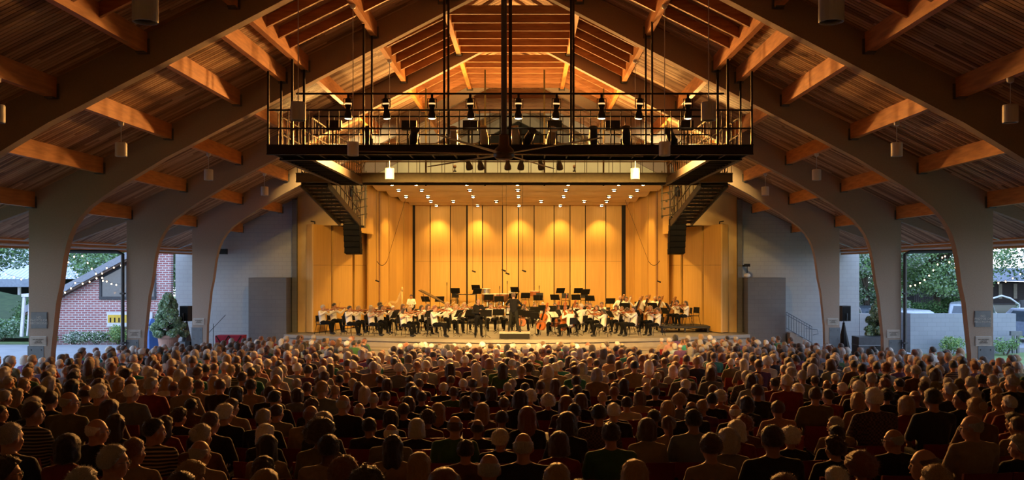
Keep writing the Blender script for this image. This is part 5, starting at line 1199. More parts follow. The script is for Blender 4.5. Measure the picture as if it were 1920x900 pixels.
# photo list: (x, top, width) in tile pixels (4.5 x), hair style, hair colour, shirt, head turn (+ right), female, glasses
T = {0: [(715,762,310,'s','g','k',25),(1540,800,260,'s','m','k',20),(1630,690,250,'c','y','o',20),(70,655,230,'c','d','n',50,0,1),(105,400,220,'s','g','n',40),(965,578,235,'s','g','o',50,0,1),(1140,528,180,'s','r','t',35),
 (590,478,240,'o','k','r',10,1),(825,362,190,'b','w','k',50,0,1),(985,320,190,'l','d','k',30,1),(1305,362,205,'s','k','s',40),(1400,335,140,'l','m','r',20,1),(1520,322,140,'c','d','k',20,1),(1695,542,200,'b','g','t',30),
 (1710,412,175,'u','g','o',15,1),(1620,202,145,'s','k','o',30),(290,222,165,'s','m','s',50,1),(292,182,140,'s','w','k',30,1),(590,138,145,'b','g','l',45,0,1),(850,77,140,'s','w','l',25),(1120,80,125,'s','w','b',40,0,1),
 (1285,22,120,'s','g','r',35),(1475,57,88,'b','m','c',30),(1580,10,105,'f','y','t',20,1),(1685,47,95,'s','m','t',25),(1010,17,125,'o','y','t',25,1),(50,132,105,'s','g','n',30),(152,110,115,'l','y','l',30,1),
 (340,87,140,'o','d','k',40,1),(425,8,115,'o','g','k',30,1),(620,32,130,'o','k','k',30,1),(10,258,90,'s','d','o',50),(75,12,105,'s','g','f',25),(210,32,100,'s','y','n',25),(840,27,125,'l','m','k',30,1),(1415,12,105,'o','y','w',30,1)],
 380: [(75,308,155,'s','m','k',25),(195,232,175,'f','w','k',20),(100,8,110,'l','y','t',15,1),(205,7,95,'o','w','k',25,1),(295,92,110,'o','k','k',30,1),(250,198,115,'s','m','t',35),(340,-20,90,'s','d','n',20),
 (535,402,165,'o','w','k',30,1),(555,488,220,'l','k','t',8,1),(520,288,145,'s','g','k',25),(630,248,125,'s','d','f',30),(615,132,125,'s','k','k',25),(572,97,115,'s','m','k',30),(520,718,230,'l','d','k',15,1),(535,772,215,'o','y','k',20,1),
 (1000,330,290,'a','d','l',20,1),(1072,497,178,'s','k','t',8),(1200,655,240,'c','r','k',0,1),(1390,730,300,'c','d','k',0,1),(925,187,135,'c','m','k',10,1),(915,255,125,'b','r','t',15),(1190,168,125,'b','g','k',15),
 (1325,288,138,'b','g','w',12),(1410,362,128,'s','k','k',5),(1445,152,104,'b','g','n',5),(1545,187,108,'s','d','t',0),(1590,327,108,'o','k','k',5,1),(1700,338,138,'s','d','k',0),(1595,412,145,'b','w','f',5),
 (1610,493,240,'l','k','t',0,1),(1660,82,94,'b','w','k',5),(1370,127,120,'l','g','k',10,1),(1560,92,88,'o','d','k',0,1),(1320,92,105,'l','m','k',10,1),(1120,92,85,'s','y','k',5),(1045,92,85,'s','d','k',10),
 (805,107,105,'o','d','b',15,1),(885,67,92,'s','m','k',20),(800,37,90,'s','g','t',15),(1010,52,92,'s','y','b',15),(1270,47,82,'s','g','k',5),(1425,27,82,'s','y','k',5),(1500,62,82,'s','d','k',0),(1750,52,88,'s','d','k',0),
 (1755,143,145,'c','r','o',5,1),(1215,0,85,'s','y','k',5),(1160,7,85,'s','k','k',10),(985,15,90,'s','m','k',10)],
 760: [(195,398,205,'c','d','o',0,1),(100,418,130,'o','g','k',0,1),(510,543,185,'s','k','o',-5),(710,650,208,'b','g','k',0),(120,633,195,'l','y','k',0,1),(330,753,300,'l','r','k',0,1),(800,492,175,'f','w','k',30),
 (995,478,175,'b','g','k',0),(1295,463,190,'o','m','r',0,1),(1280,724,230,'o','y','k',0,1),(1730,398,150,'s','d','g',0),(815,332,150,'s','d','k',0),(610,378,142,'b','d','k',0),(420,341,132,'b','m','g',0),(1030,257,160,'l','r','k',0,1),
 (280,267,145,'l','y','k',0,1),(140,222,115,'s','d','k',0),(650,252,155,'l','y','o',0,1),(515,240,125,'c','d','k',0),(1425,242,130,'s','k','k',0),(1630,247,140,'s','k','c',0),(1750,242,104,'s','w','k',0),(1205,150,145,'c','w','n',0,1),
 (834,220,108,'s','m','o',0),(730,177,108,'o','d','k',0,1),(410,167,106,'s','m','g',0),(590,180,98,'s','d','k',0),(325,137,98,'s','w','k',0),(195,113,115,'c','m','k',0),(1055,117,108,'c','w','u',0,1),(865,107,98,'s','g','k',0),
 (490,78,92,'s','w','n',0),(1355,168,115,'l','r','o',0,1),(1480,152,104,'o','m','k',0,1),(1660,180,102,'b','y','k',0),(1340,97,102,'s','m','k',0),(1450,92,104,'s','d','k',0),(1595,107,100,'s','d','k',0),(1265,48,105,'l','m','k',0,1),
 (1140,57,90,'s','m','k',0),(670,38,80,'s','g','b',0),(385,72,84,'s','m','k',0),(45,52,88,'s','d','k',0),(50,143,105,'l','k','t',0,1),(75,207,98,'o','d','k',0,1),(165,2,80,'s','g','k',0),(240,2,80,'s','m','k',0),
 (900,57,80,'s','g','k',0),(570,38,75,'s','d','k',0),(1680,97,80,'s','g','k',0),(1740,42,80,'s','g','k',0),(1665,2,80,'s','g','k',0),(1440,12,100,'s','d','k',0),(1010,72,88,'s','k','k',0),(1760,123,92,'s','r','k',0),
 (1460,868,200,'s','m','k',0),(30,343,80,'o','d','k',0,1),(120,97,84,'s','m','k',0)],
 1140: [(220,693,218,'o','y','k',5,1),(860,483,195,'s','m','t',0,1),(1010,433,190,'o','g','f',-15,1),(1375,418,185,'s','d','k',-5),(1530,477,162,'c','w','k',0,1),(1470,815,250,'s','r','k',-5),(1425,220,122,'s','m','p',0),
 (1078,367,148,'o','w','r',-10,1),(1145,323,150,'c','r','o',-10,1),(325,353,162,'o','m','t',0,1),(505,348,150,'p','m','t',0,1),(715,288,138,'s','k','b',0),(700,223,135,'b','m','k',-5),(790,212,105,'s','y','u',-5),
 (600,143,125,'c','y','b',0,1),(500,212,132,'o','y','k',0,1),(265,183,118,'o','m','t',0,1),(155,203,115,'s','d','w',0),(45,243,108,'s','w','k',0),(385,293,100,'s','k','k',0),(1065,247,122,'b','w','k',0),(870,158,106,'s','k','k',0),
 (942,127,102,'c','w','p',-5,1),(1165,173,122,'o','k','n',-30,1),(1595,67,94,'c','w','k',-15,1),(1500,2,104,'s','w','r',-20),(1400,32,86,'s','k','r',-30),(1255,-10,80,'o','y','t',-15,1),(1190,-14,72,'s','y','n',-10),
 (480,92,94,'s','k','k',0),(630,112,94,'s','m','k',0),(710,77,92,'s','d','k',0),(325,102,92,'b','y','k',0),(220,97,92,'s','m','k',0),(395,107,80,'s','k','k',0),(132,112,84,'l','k','k',0,1),(55,122,98,'s','m','k',0),
 (225,22,105,'l','d','k',0,1),(315,37,78,'b','w','k',0),(385,37,78,'s','y','k',0),(100,17,70,'s','m','k',0),(650,42,78,'s','w','k',0),(415,2,80,'s','g','b',0),(880,87,94,'s','m','t',0),(25,42,70,'s','d','k',0)],
 1520: [(205,768,290,'s','w','k',-15),(410,660,300,'a','r','k',0,1),(195,493,220,'c','d','k',-20),(695,452,200,'b','g','k',-45,0,1),(950,612,235,'b','m','k',-45),(1040,745,280,'s','y','k',-20),(1750,668,150,'c','g','k',-50),
 (1350,332,160,'b','g','t',-50,0,1),(1735,352,175,'s','m','t',-40),(1700,312,150,'c','d','r',-30),(1380,188,180,'u','y','o',-15,1),(1665,177,155,'s','w','r',-40),(1570,152,118,'c','y','p',-20,1),(1265,128,135,'s','k','k',-50,1),
 (1015,112,130,'s','k','n',-10),(1095,127,105,'b','r','k',-10),(795,170,124,'o','y','r',-15,1),(870,132,102,'b','r','k',-10),(520,107,125,'s','w','c',-10),(630,107,120,'c','k','k',-10,1),(390,142,120,'o','y','t',-5,1),
 (140,123,115,'s','d','r',-25),(395,52,106,'s','w','k',-15),(260,70,102,'s','w','n',-30),(130,47,88,'b','r','k',-10),(200,-8,88,'s','w','k',-10),(40,102,84,'s','k','k',-10),(205,352,165,'s','g','t',-45),(210,425,200,'s','k','k',-20),
 (740,32,125,'s','k','k',-30),(1165,67,108,'s','g','n',-25),(945,57,102,'s','d','f',-15),(1365,102,130,'o','g','k',-20,1),(1560,97,125,'o','y','k',-25,1),(1715,37,88,'s','g','k',-50),(1775,52,86,'s','m','k',-50),
 (1340,17,96,'s','g','k',-20),(1150,27,110,'s','g','w',-20),(1530,2,106,'s','g','k',-25),(1430,-8,88,'c','k','k',-20,1),(545,7,78,'s','k','k',-10),(630,-3,78,'s','d','g',-10),(450,-8,92,'c','d','k',-15,1),(955,20,88,'s','g','k',-20),(1690,2,96,'s','g','k',-30),(30,12,80,'s','d','k',-5)]}
ROW0, PITCH = 5.75, .95
def roff(x): return 34 - math.sqrt(34 * 34 - x * x)
taken = {}
people = []
LEANZ = 1.335
for ox, lst in T.items():
    for e in lst:
        x, y, wz, st, hc, sh, yw = e[:7]; f = bool(e[7]) if len(e) > 7 else False; gl = bool(e[8]) if len(e) > 8 else False
        px = ox + x / 4.5; py = 700 + y / 4.5; wp = wz / 4.5
        extra = {'a': .07, 'c': .035, 'f': .02, 'o': .02, 'l': .02}.get(st, .0)
        wn_ = {'a': .30, 'c': .22, 'o': .21, 'l': .215, 'f': .195}.get(st, .178)
        yd = 1751 / (py - 592); yw_ = F * wn_ / wp
        Yv = .6 * yd + .4 * yw_; Yv = max(Yv, 5.4)
        X = (px - VX) * Yv / F + CX
        row = max(0, round((Yv - roff(X) - ROW0) / PITCH))
        people.append([row, px, py, st, hc, sh, yw, f, gl, extra])
people.sort(key=lambda p: (p[0], p[1]))
# resolve clashes: same row closer than .47 m -> move the one drawn higher to the row behind
def posof(row, px):
    Yv = ROW0 + PITCH * row
    for _ in range(3): X = (px - VX) * Yv / F + CX; Yv = ROW0 + PITCH * row + roff(X)
    return X, Yv
rows = {}
for p in sorted(people, key=lambda p: -p[2]):
    for dr in (0, 1, -1, 2, -2, 3):
        r_ = p[0] + dr
        if r_ < 0: continue
        X, Yv = posof(r_, p[1])
        if all(abs(X - q) > .46 for q in rows.get(r_, [])): break
    else: continue
    rows.setdefault(r_, []).append(X); p[0] = r_
    p.append(X); p.append(Yv)
people = [p for p in people if len(p) == 12]
rnd = random.Random(5)
# fill the rows further forward, where heads are only a few pixels across
for row in range(4, 13):
    Y0 = ROW0 + PITCH * row; x = -12.4 + rnd.uniform(0, .4)
    while x < 12.4:
        Yv = Y0 + roff(x); px = VX + (x - CX) * F / Yv; yt = 500 + F * (EYE - floor_z(Yv) - 1.29 - rnd.uniform(0, .05)) / Yv
        hole = 1560 < px < 1830 and row < 8        # the empty seats on the right
        if -30 < px < 1950 and yt > 700 and not hole and all(abs(x - q) > .5 for q in rows.get(row, [])) and rnd.random() < .8 and not (2.6 < x < 3.3):
            rows.setdefault(row, []).append(x); f = rnd.random() < .5
            people.append([row, px, yt, rnd.choice('osssloc' if f else 'sssb'), rnd.choice('kkddmmmgyr'), rnd.choice('kkknofltb'), max(-50, min(50, math.degrees(math.atan2(-x, 42 - Yv)) * .8 + rnd.gauss(0, 10))), f, False, 0, x, Yv])
        x += .52
def pier_clash(x, y): return abs(x) > 12.2 and any(abs(y - fy - .1) < .75 for fy in FY[3:6])
auto = []
row = 0
hcs = 'kkkdddmmmmrryygggggwww'; scs = 'knrgwbtpoleuqfsctwbe'
while True:
    Y0 = ROW0 + PITCH * row
    if Y0 > 36.5: break
    x = -13.4 + rnd.uniform(0, .3)
    while x < 13.5:
        Yv = Y0 + roff(x); lim = True
        px = VX + (x - CX) * F / Yv; yt = 500 + F * (EYE - floor_z(Yv) - 1.32) / Yv
        ax = abs(x)
        ok = -30 < px < 1950 and yt < 703
        if Yv > 33.9 and ax < 5.6: ok = False
        if Yv > 28.5 and 4.1 < ax < 5.9: ok = False           # aisles at the front
        if 19 < Yv <= 28.5 and 4.55 < ax < 5.45: ok = False
        if Yv > 37.4: ok = False
        if pier_clash(x, Yv): ok = False
        if Yv > 33 and ax > 11.5: ok = False
        if Yv > 29 and x > 11.5: ok = False
        if any(abs(x - q) < .48 for q in rows.get(row, [])): ok = False
        if ok and rnd.random() < .93:
            rows.setdefault(row, []).append(x)
            tgt = math.degrees(math.atan2(-x, 42 - Yv))
            auto.append([row, px, yt, None, rnd.choice(hcs), rnd.choice(scs), max(-50, min(50, tgt * .8 + rnd.gauss(0, 10))), rnd.random() < .5, False, 0, x, Yv])
        x += .545 + rnd.uniform(-.02, .03)
    row += 1
for a in auto: a[3] = rnd.choice('ossollcf' if a[7] else 'ssssssbsf')
allp = people + sorted(auto, key=lambda a: a[11])
IND = 300
ind, rest = allp[:IND], allp[IND:]
ind.sort(key=lambda p: (p[0], p[10]))
# look phrases, made unique by row and place in the row
def look(p):
    st, hc, sh = p[3], p[4], p[5]
    hh = '%s %s hair' % (HSTY[st], HC[hc][0]); cl = '%s %s' % (SC[sh][0], 'top' if p[7] else 'shirt')
    return 'person with %s in %s' % (hh, cl)
cnt = {}
for p in ind: cnt[look(p)] = cnt.get(look(p), 0) + 1
rowcount = {}
labels = []
usedrows = sorted({p[0] for p in ind}); rn = {r: i for i, r in enumerate(usedrows)}
for p in ind:
    r_ = p[0]; rowcount[r_] = rowcount.get(r_, 0) + 1; i = rowcount[r_] - 1
    if cnt[look(p)] == 1: labels.append(look(p) + ' seated in the audience')
    else: labels.append("%s, row %d from back, %s from left" % (look(p), rn[r_] + 1, ORD[i]))
def person_matrix(p, scale_to=None):
    X, Yv = p[10], p[11]; fz = floor_z(Yv)
    face = math.atan2(-X * .75, 46 - Yv)   # turn a little to the stage
    rz = -face
    return X, Yv, fz, rz
BODYTOP = 1.308
seatn = 0
for p, lab in zip(ind, labels):
    X, Yv, fz, rz = person_matrix(p); rz = -math.atan2(-X, 46 - Yv) * .8
    want = EYE - (p[2] - VY) * Yv / F - fz - p[9]
    s = want / BODYTOP; s_c = max(.90, min(1.13, s))
    dz = max(-.06, min(.14, want - BODYTOP * s_c))
    body_deg = -math.degrees(rz)         # facing to the right positive
    rel = p[6] - body_deg; yq = min(YAWS, key=lambda a: abs(a - rel))
    # crown offset: the head is turned about the neck, keep its centre over the wanted column
    M = Matrix.Translation((X, Yv, fz + dz)) @ Matrix.Rotation(rz, 4, 'Z') @ Matrix.Scale(s_c, 4)
    r2 = random.Random(int(p[1] * 7 + p[2]))
    skin = 0 if p[4] in 'wgy' else r2.choice([0, 0, 0, 1, 1, 2 if p[4] == 'k' else 1])
    o = put_person(AUD[(p[7], yq)], M, p[3], p[4], SM[p[5]], skin, r2.choice([M_trk, M_trk, M_trt]), p[8], lab, 'audience members in the nearer rows', hv=r2.randrange(3), shoes=False)
    # the seat under them
    sl = 'burgundy seat under the ' + lab.replace('person with ', 'person with ')
    words_ = sl.split()
    seat(Matrix.Translation((X, Yv, fz)) @ Matrix.Rotation(rz, 4, 'Z'), 'burgundy auditorium seat, row %d from the back, %s occupied one from left' % (rn[p[0]] + 1, ORD[[q for q in ind if q[0] == p[0]].index(p)]))
# empty seats seen on the right
for k, (px, row_) in enumerate([(1672, 5), (1735, 5), (1790, 5), (1668, 4), (1738, 4), (1810, 4), (1580, 4), (1262, 0), (1188, 2), (1010, 1)]):
    X, Yv = posof(row_, px)
    if any(abs(X - q) < .5 for q in rows.get(row_, [])): continue
    rows.setdefault(row_, []).append(X)
    seat(Matrix.Translation((X, Yv, floor_z(Yv))) @ Matrix.Rotation(math.atan2(X, 46 - Yv) * .8, 4, 'Z'), 'empty burgundy auditorium seat between audience members, row %d from the back, empty seat %s' % (row_ + 1, ORD[k]), 'empty auditorium seats')
# ---- the farther audience as one crowd
def decim(me, r):
    o = bpy.data.objects.new('t', me); col.objects.link(o); m = o.modifiers.new('d', 'DECIMATE'); m.ratio = r
    x = bpy.data.meshes.new_from_object(o.evaluated_get(bpy.context.evaluated_depsgraph_get())); bpy.data.objects.remove(o); return x
lowb = {k: decim(v['body'], .07) for k, v in AUD.items()}; lows = {f: decim(AUD[(f, 0)]['shirt'], .10) for f in (False, True)}; lowt = decim(AUD[(False, 0)]['trousers'], .10)
lowh = {s: decim(hair_mesh(s, 5, 3, 90), .8) for s in 'sbfolc'}
def geo(me): return ([v.co.copy() for v in me.vertices], [tuple(q.vertices) for q in me.polygons])
GB = {k: geo(m) for k, m in lowb.items()}; GS = {k: geo(m) for k, m in lows.items()}; GT = geo(lowt); GH = {k: geo(m) for k, m in lowh.items()}
cm = SK + [HM[k] for k in 'kdmrygw'] + [SM[k] for k in SC] + [M_trk]
ci = {m.name: i for i, m in enumerate(cm)}
cb = MB(); sbk = MB(); G1s = geo(SEAT_BACK); G2s = geo(SEAT_PAN)
for p in rest:
    X, Yv, fz, rz = person_matrix(p); rz = -math.atan2(-X, 46 - Yv) * .8
    s = rnd.uniform(.93, 1.06)
    if abs(X) > 5.5 and Yv > 30 : s *= 1.0
    M = Matrix.Translation((X, Yv, fz + rnd.uniform(-.02, .03))) @ Matrix.Rotation(rz, 4, 'Z') @ Matrix.Scale(s, 4)
    rel = p[6] + math.degrees(rz); yq = min(YAWS, key=lambda a: abs(a - rel)); fk = (p[7], yq)
    skin = 0 if p[4] in 'wgy' else rnd.choice([0, 0, 1, 1])
    for (vs, fs), mi, MM in ((GB[fk], ci[SK[skin].name], M), (GS[p[7]], ci[SM[p[5]].name], M), (GT, ci[M_trk.name], M), (GH[p[3]], ci[HM[p[4]].name], M @ AUD[fk]['MH'])):
        cb.add([MM @ v for v in vs], fs, mi)
    M2 = Matrix.Translation((X, Yv, fz)) @ Matrix.Rotation(rz, 4, 'Z')
    sbk.add([M2 @ v for v in G1s[0]], G1s[1]); sbk.add([M2 @ v for v in G2s[0]], G2s[1])
o = cb.build('crowd', cm, smooth=True, fix=False); tag(o, 'densely seated farther part of the audience filling the rows towards the stage', 'crowd', kind='stuff')
o = sbk.build('distant_seating', M_seat, fix=False); tag(o, 'burgundy seats under the farther part of the audience', 'seating', kind='stuff')
print('AUDIENCE', len(people), len(auto), len(ind), len(rest))
# ================================================================ ORCHESTRA
M_vio = mat('violin_varnish', (.36, .11, .03), .25, c2=(.28, .08, .02), scale=10, spec=.6); M_cel = mat('cello_varnish', (.42, .13, .03), .25, c2=(.32, .09, .02), scale=6, spec=.6); M_bas = mat('bass_varnish', (.38, .18, .05), .3, c2=(.28, .12, .03), scale=4, spec=.6)
M_ebony = mat('ebony', (.012, .010, .010), .3); M_paper = mat('sheet_music', (.75, .74, .70), .7); M_gold = mat('harp_gold', (.72, .50, .20), .35, .2); M_brass = mat('brass', (.75, .50, .16), .25, .9); M_bowhair = mat('bow_hair', (.7, .66, .55), .6)
VO = [(0, .0), (.0, .05), (.02, .085), (.08, .104), (.13, .098), (.165, .068), (.20, .056), (.235, .064), (.26, .082), (.31, .084), (.345, .06), (.356, .0)]
def fiddle(name, s, m, thick):
    parts = {}
    b = MB(); poly = [(w_ * s, y * s) for y, w_ in VO[1:]] + [(-w_ * s, y * s) for y, w_ in VO[1:-1][::-1]]
    b.prism(poly, -thick / 2, thick / 2, axis='Z'); parts['body'] = b.mesh('body', m)
    b = MB(); b.box(-.013 * s, .013 * s, .34 * s, .56 * s, -.005 * s, .02 * s); parts['neck'] = b.mesh('neck', m)
    b = MB(); b.prism([(-.021 * s, .2 * s), (.021 * s, .2 * s), (.013 * s, .5 * s), (-.013 * s, .5 * s)], thick / 2 + .01 * s, thick / 2 + .018 * s, axis='Z'); b.box(-.02 * s, .02 * s, .115 * s, .12 * s, thick / 2, thick / 2 + .03 * s); b.prism([(-.011 * s, .01 * s), (.011 * s, .01 * s), (.02 * s, .1 * s), (-.02 * s, .1 * s)], thick / 2 + .004, thick / 2 + .012 * s, axis='Z'); parts['fingerboard'] = b.mesh('fingerboard', M_ebony)
    b = MB(); b.lathe([(.018 * s, -.016 * s), (.022 * s, 0), (.018 * s, .016 * s)], (0, .575 * s, -.002), 10, 0, Matrix.Rotation(R(90), 4, 'Y'))
    for k in range(4): b.tube([(-.035 * s, (.515 + .013 * k) * s, 0), (.035 * s, (.515 + .013 * k) * s, 0)], .004 * s, 5)
    parts['scroll'] = b.mesh('scroll', m)
    if s > 1.5: b = MB(); b.tube([(0, 0, 0), (0, -.12 * s, 0)], .006 * s, 6); parts['endpin'] = b.mesh('endpin', M_bracket)
    return parts
FID = {'violin': fiddle('violin', 1, M_vio, .042), 'viola': fiddle('viola', 1.12, M_vio, .046), 'cello': fiddle('cello', 2.12, M_cel, .13), 'double_bass': fiddle('double_bass', 2.95, M_bas, .21)}
bow = MB(); bow.tube([(0, 0, .0), (0, .35, .012), (0, .72, .0)], [.0065, .006, .0045], 6); bow.box(-.006, .006, 0, .05, -.018, 0); BOW_ST = bow.mesh('stick', mat('bow_wood', (.16, .06, .02), .3))
bow = MB(); bow.box(-.004, .004, .03, .71, -.02, -.017); BOW_H = bow.mesh('bow_hair', M_bowhair)
def frame_m(origin, ydir, zdir):
    y = V(ydir).normalized(); z = V(zdir); x = y.cross(z).normalized(); z = x.cross(y).normalized()
    return Matrix(((x.x, y.x, z.x, origin[0]), (x.y, y.y, z.y, origin[1]), (x.z, y.z, z.z, origin[2]), (0, 0, 0, 1)))
def put_parts(name, parts, M, label, cat, group):
    o = bpy.data.objects.new(name, None); col.objects.link(o); o.matrix_basis = M; o.empty_display_size = .1; tag(o, label, cat, group)
    for n_, me in parts.items(): c = bpy.data.objects.new(n_, me); col.objects.link(c); c.parent = o
    return o
# figures
vx = .017
SP = {}
Jv = J_(neck=(0, -.02, 1.06), elL=(-.27, .17, .84), wrL=(-.30, .40, 1.02), elR=(.36, .08, .86), wrR=(.24, .33, 1.02), knL=(-.17, .43, .50), knR=(.17, .43, .50), anL=(-.19, .38, .09), anR=(.17, .52, .09), toL=(-.2, .50, .035), toR=(.18, .64, .035))
for f in (0, 1):
    SP[('v', f)] = figure('person', Jv, yaw=R(22), pitch=R(-12), f=bool(f), voxel=vx, long_sleeve=not f, skirt=False)
    SP[('c', f)] = figure('person', J_(elL=(-.32, .12, .86), wrL=(-.17, .24, 1.08), elR=(.36, .12, .78), wrR=(.30, .42, .62), knL=(-.27, .42, .49), knR=(.27, .42, .49), anL=(-.26, .36, .09), anR=(.26, .36, .09), toL=(-.30, .48, .035), toR=(.30, .48, .035)), yaw=R(8), pitch=R(-10), f=bool(f), voxel=vx, long_sleeve=not f)
    SP[('w', f)] = figure('person', J_(elL=(-.28, .12, .80), wrL=(-.05, .32, .92), elR=(.28, .12, .76), wrR=(.05, .34, .80)), yaw=0, pitch=R(-8), f=bool(f), voxel=vx, long_sleeve=True)
SP[('b', 0)] = figure('person', S_(elL=(-.36, .14, 1.25), wrL=(-.13, .22, 1.50), elR=(.34, .14, 1.14), wrR=(.26, .42, .98)), yaw=R(10), pitch=R(-8), voxel=vx, long_sleeve=True)
SP[('t', 0)] = figure('person', S_(elL=(-.26, .12, 1.14), wrL=(-.10, .36, 1.12), elR=(.26, .12, 1.14), wrR=(.10, .36, 1.10)), yaw=0, pitch=R(-12), voxel=vx, long_sleeve=True)
SP[('s', 0)] = figure('person', S_(hip=(0, .02, .95), chest=(0, .0, 1.28), elL=(-.30, .10, 1.14), wrL=(-.05, .30, 1.24), elR=(.30, .10, 1.10), wrR=(.04, .34, 1.10), hpL=(-.09, .02, .9), hpR=(.09, .02, .9), anL=(-.15, -.02, .09), anR=(.17, .10, .09), toL=(-.18, .12, .035), toR=(.22, .23, .035)), yaw=0, pitch=R(-8), voxel=.012, long_sleeve=True)
SP[('d', 0)] = figure('person', S_(chest=(0, .02, 1.30), elL=(-.36, .12, 1.20), wrL=(-.36, .36, 1.28), elR=(.34, .14, 1.18), wrR=(.20, .38, 1.27), hpL=(-.10, 0, .9), hpR=(.10, 0, .9), knL=(-.16, .04, .50), knR=(.17, .0, .50), anL=(-.22, .02, .09), anR=(.24, -.05, .09), toL=(-.26, .15, .035), toR=(.30, .06, .035)), yaw=R(28), pitch=R(-6), voxel=.012, long_sleeve=True)
# stage chair
def chair_parts():
    b = MB(); b.prism([(-.22, .44), (.22, .45), (.23, .47), (.2, .48), (-.22, .465)], -.22, .22, axis='X'); seat_ = b.mesh('seat', M_black)
    b = MB(); b.prism([(-.24, .58), (-.27, .86), (-.25, .87), (-.22, .59)], -.21, .21, axis='X'); back = b.mesh('backrest', M_black)
    out = [('seat', seat_), ('backrest', back)]
    for (x, y, x2, y2) in ((-.21, .2, -.23, .27), (.21, .2, .23, .27), (-.21, -.2, -.25, -.3), (.21, -.2, .25, -.3)):
        b = MB(); b.tube([(x, y, .45), (x2, y2, 0)], .012, 6); out.append(('leg', b.mesh('leg', M_black)))
    b = MB(); b.tube([(-.21, -.2, .45), (-.2, -.26, .62)], .012, 6); b.tube([(.21, -.2, .45), (.2, -.26, .62)], .012, 6); out.append(('back_frame', b.mesh('back_frame', M_black)))
    return out
CH = chair_parts()
def stage_chair(M, label):
    o = bpy.data.objects.new('orchestra_chair', None); col.objects.link(o); o.matrix_basis = M; o.empty_display_size = .1; tag(o, label, 'chair', 'chairs of the orchestra')
    for n_, me in CH: c = bpy.data.objects.new(n_, me); col.objects.link(c); c.parent = o
b = MB(); b.prism([(-.26, 0), (.26, 0), (.26, .34), (-.26, .34)], -.008, .008); b.box(-.26, .26, -.06, 0, -.01, .005); ST_D = b.mesh('desk', M_black)
b = MB(); b.box(-.22, -.01, -.02, -.009, .01, .30); b.box(.01, .22, -.02, -.009, .01, .30); ST_P = b.mesh('sheet_music', M_paper)
b = MB(); b.tube([(0, 0, .12), (0, 0, .98)], .012, 6); ST_POLE = b.mesh('pole', M_black)
b = MB(); b.tube([(0, 0, .14), (.24, 0, .01)], .009, 5); ST_LEG = b.mesh('leg', M_black)
def stand(x, y, z, face, label, h=.95, paper=True):
    """face: rotation about Z, the reader stands on the local -Y side"""
    t = bpy.data.objects.new('music_stand', None); col.objects.link(t); t.location = (x, y, z); t.rotation_euler = (0, 0, face); t.empty_display_size = .1; tag(t, label, 'music stand', 'music stands of the orchestra')
    d = bpy.data.objects.new('desk', ST_D); col.objects.link(d); d.parent = t; d.location = (0, 0, h - .05); d.rotation_euler = (R(-28), 0, 0)
    if paper: q = bpy.data.objects.new('sheet_music', ST_P); col.objects.link(q); q.parent = d
    p = bpy.data.objects.new('pole', ST_POLE); col.objects.link(p); p.parent = t; p.scale = (1, 1, h / .98)
    for k in range(3): l = bpy.data.objects.new('leg', ST_LEG); col.objects.link(l); l.parent = t; l.rotation_euler = (0, 0, R(120 * k + 30))
M_mw = SM['w'] if False else mat('white_concert_shirt', (.78, .75, .70), .8, c2=(.70, .67, .62), scale=12, bump=.3)
M_mb = mat('black_concert_shirt', (.010, .010, .012), .9, spec=.2)
mus = [
 ('v',605,570,75,42.2,'s','g',0),('v',655,572,70,41.5,'s','k',0),('v',697,574,70,41.3,'o','y',1),('v',757,577,65,40.8,'o','d',1),('v',815,568,78,40.5,'s','r',0),
 ('v',626,567,70,43.5,'s','k',0),('v',672,572,60,43.2,'l','y',1),('v',714,570,60,42.8,'o','d',1),('v',768,574,55,42.4,'o','y',1),('v',802,569,45,42.7,'l','m',1),
 ('v',695,571,60,45.2,'s','g',0),('v',712,566,50,45.7,'c','k',1),('v',736,572,50,44.8,'s','w',0),('v',755,569,40,45.1,'l','m',1),('v',790,571,50,44.4,'l','d',1),('v',838,565,30,44.7,'l','y',1),('v',854,569,30,42.9,'o','y',1),('v',870,566,20,45.1,'o','y',1),
 ('v',919,567,10,44.5,'s','d',0),('v',936,567,0,46.1,'s','k',0),('v',954,569,-5,44.6,'s','d',0),('c',982,569,-8,44.4,'s','d',1),('w',1003,568,0,47.0,'s','m',0),('w',1040,567,-5,48.2,'s','k',0),
 ('c',1027,573,-35,41.6,'b','g',0),('c',1046,570,-20,43.7,'s','k',0),('c',1060,571,-25,45.6,'s','d',1),('c',1068,577,-140,40.6,'b','m',0),('c',1089,567,-125,42.3,'s','g',0),('v',1081,566,-25,47.2,'s','k',0),
 ('v',1106,567,-50,44.7,'s','m',0),('v',1119,571,-60,43.2,'l','m',1),('v',1128,565,-40,46.2,'s','d',0),('v',1131,578,-112,40.6,'c','k',1),('v',1155,571,-60,43.7,'l','m',1),('v',1166,577,-70,45.1,'s','y',0),('v',1176,576,-70,42.4,'c','k',1),('v',1188,573,-85,40.9,'s','d',0),
 ('v',1219,572,-58,43.4,'l','y',1),('v',1233,576,-85,41.2,'c','d',1),
 ('b',1163,553,-20,47.2,'b','w',0),('b',1174,555,-10,46.0,'s','k',0),('b',1201,555,-40,45.9,'b','g',0),('b',1213,553,-30,47.3,'s','m',0),('b',1228,555,-20,47.6,'s','g',0),('b',1237,555,-30,46.0,'s','k',0),('b',1265,557,-50,45.6,'s','d',0),
 ('v',1269,566,-60,44.1,'c','d',1),('v',1286,567,-85,43.3,'l','d',1),
 ('w',892,568,5,47.6,'s','m',0),('w',906,569,5,46.9,'o','y',1),('w',968,567,0,47.8,'l','m',1),('w',1018,566,0,49.0,'s','g',0),('w',1100,566,-10,48.0,'s','k',0),('t',771,557,10,51.0,'s','k',0),('w',1060,566,-5,48.8,'l','r',1)]
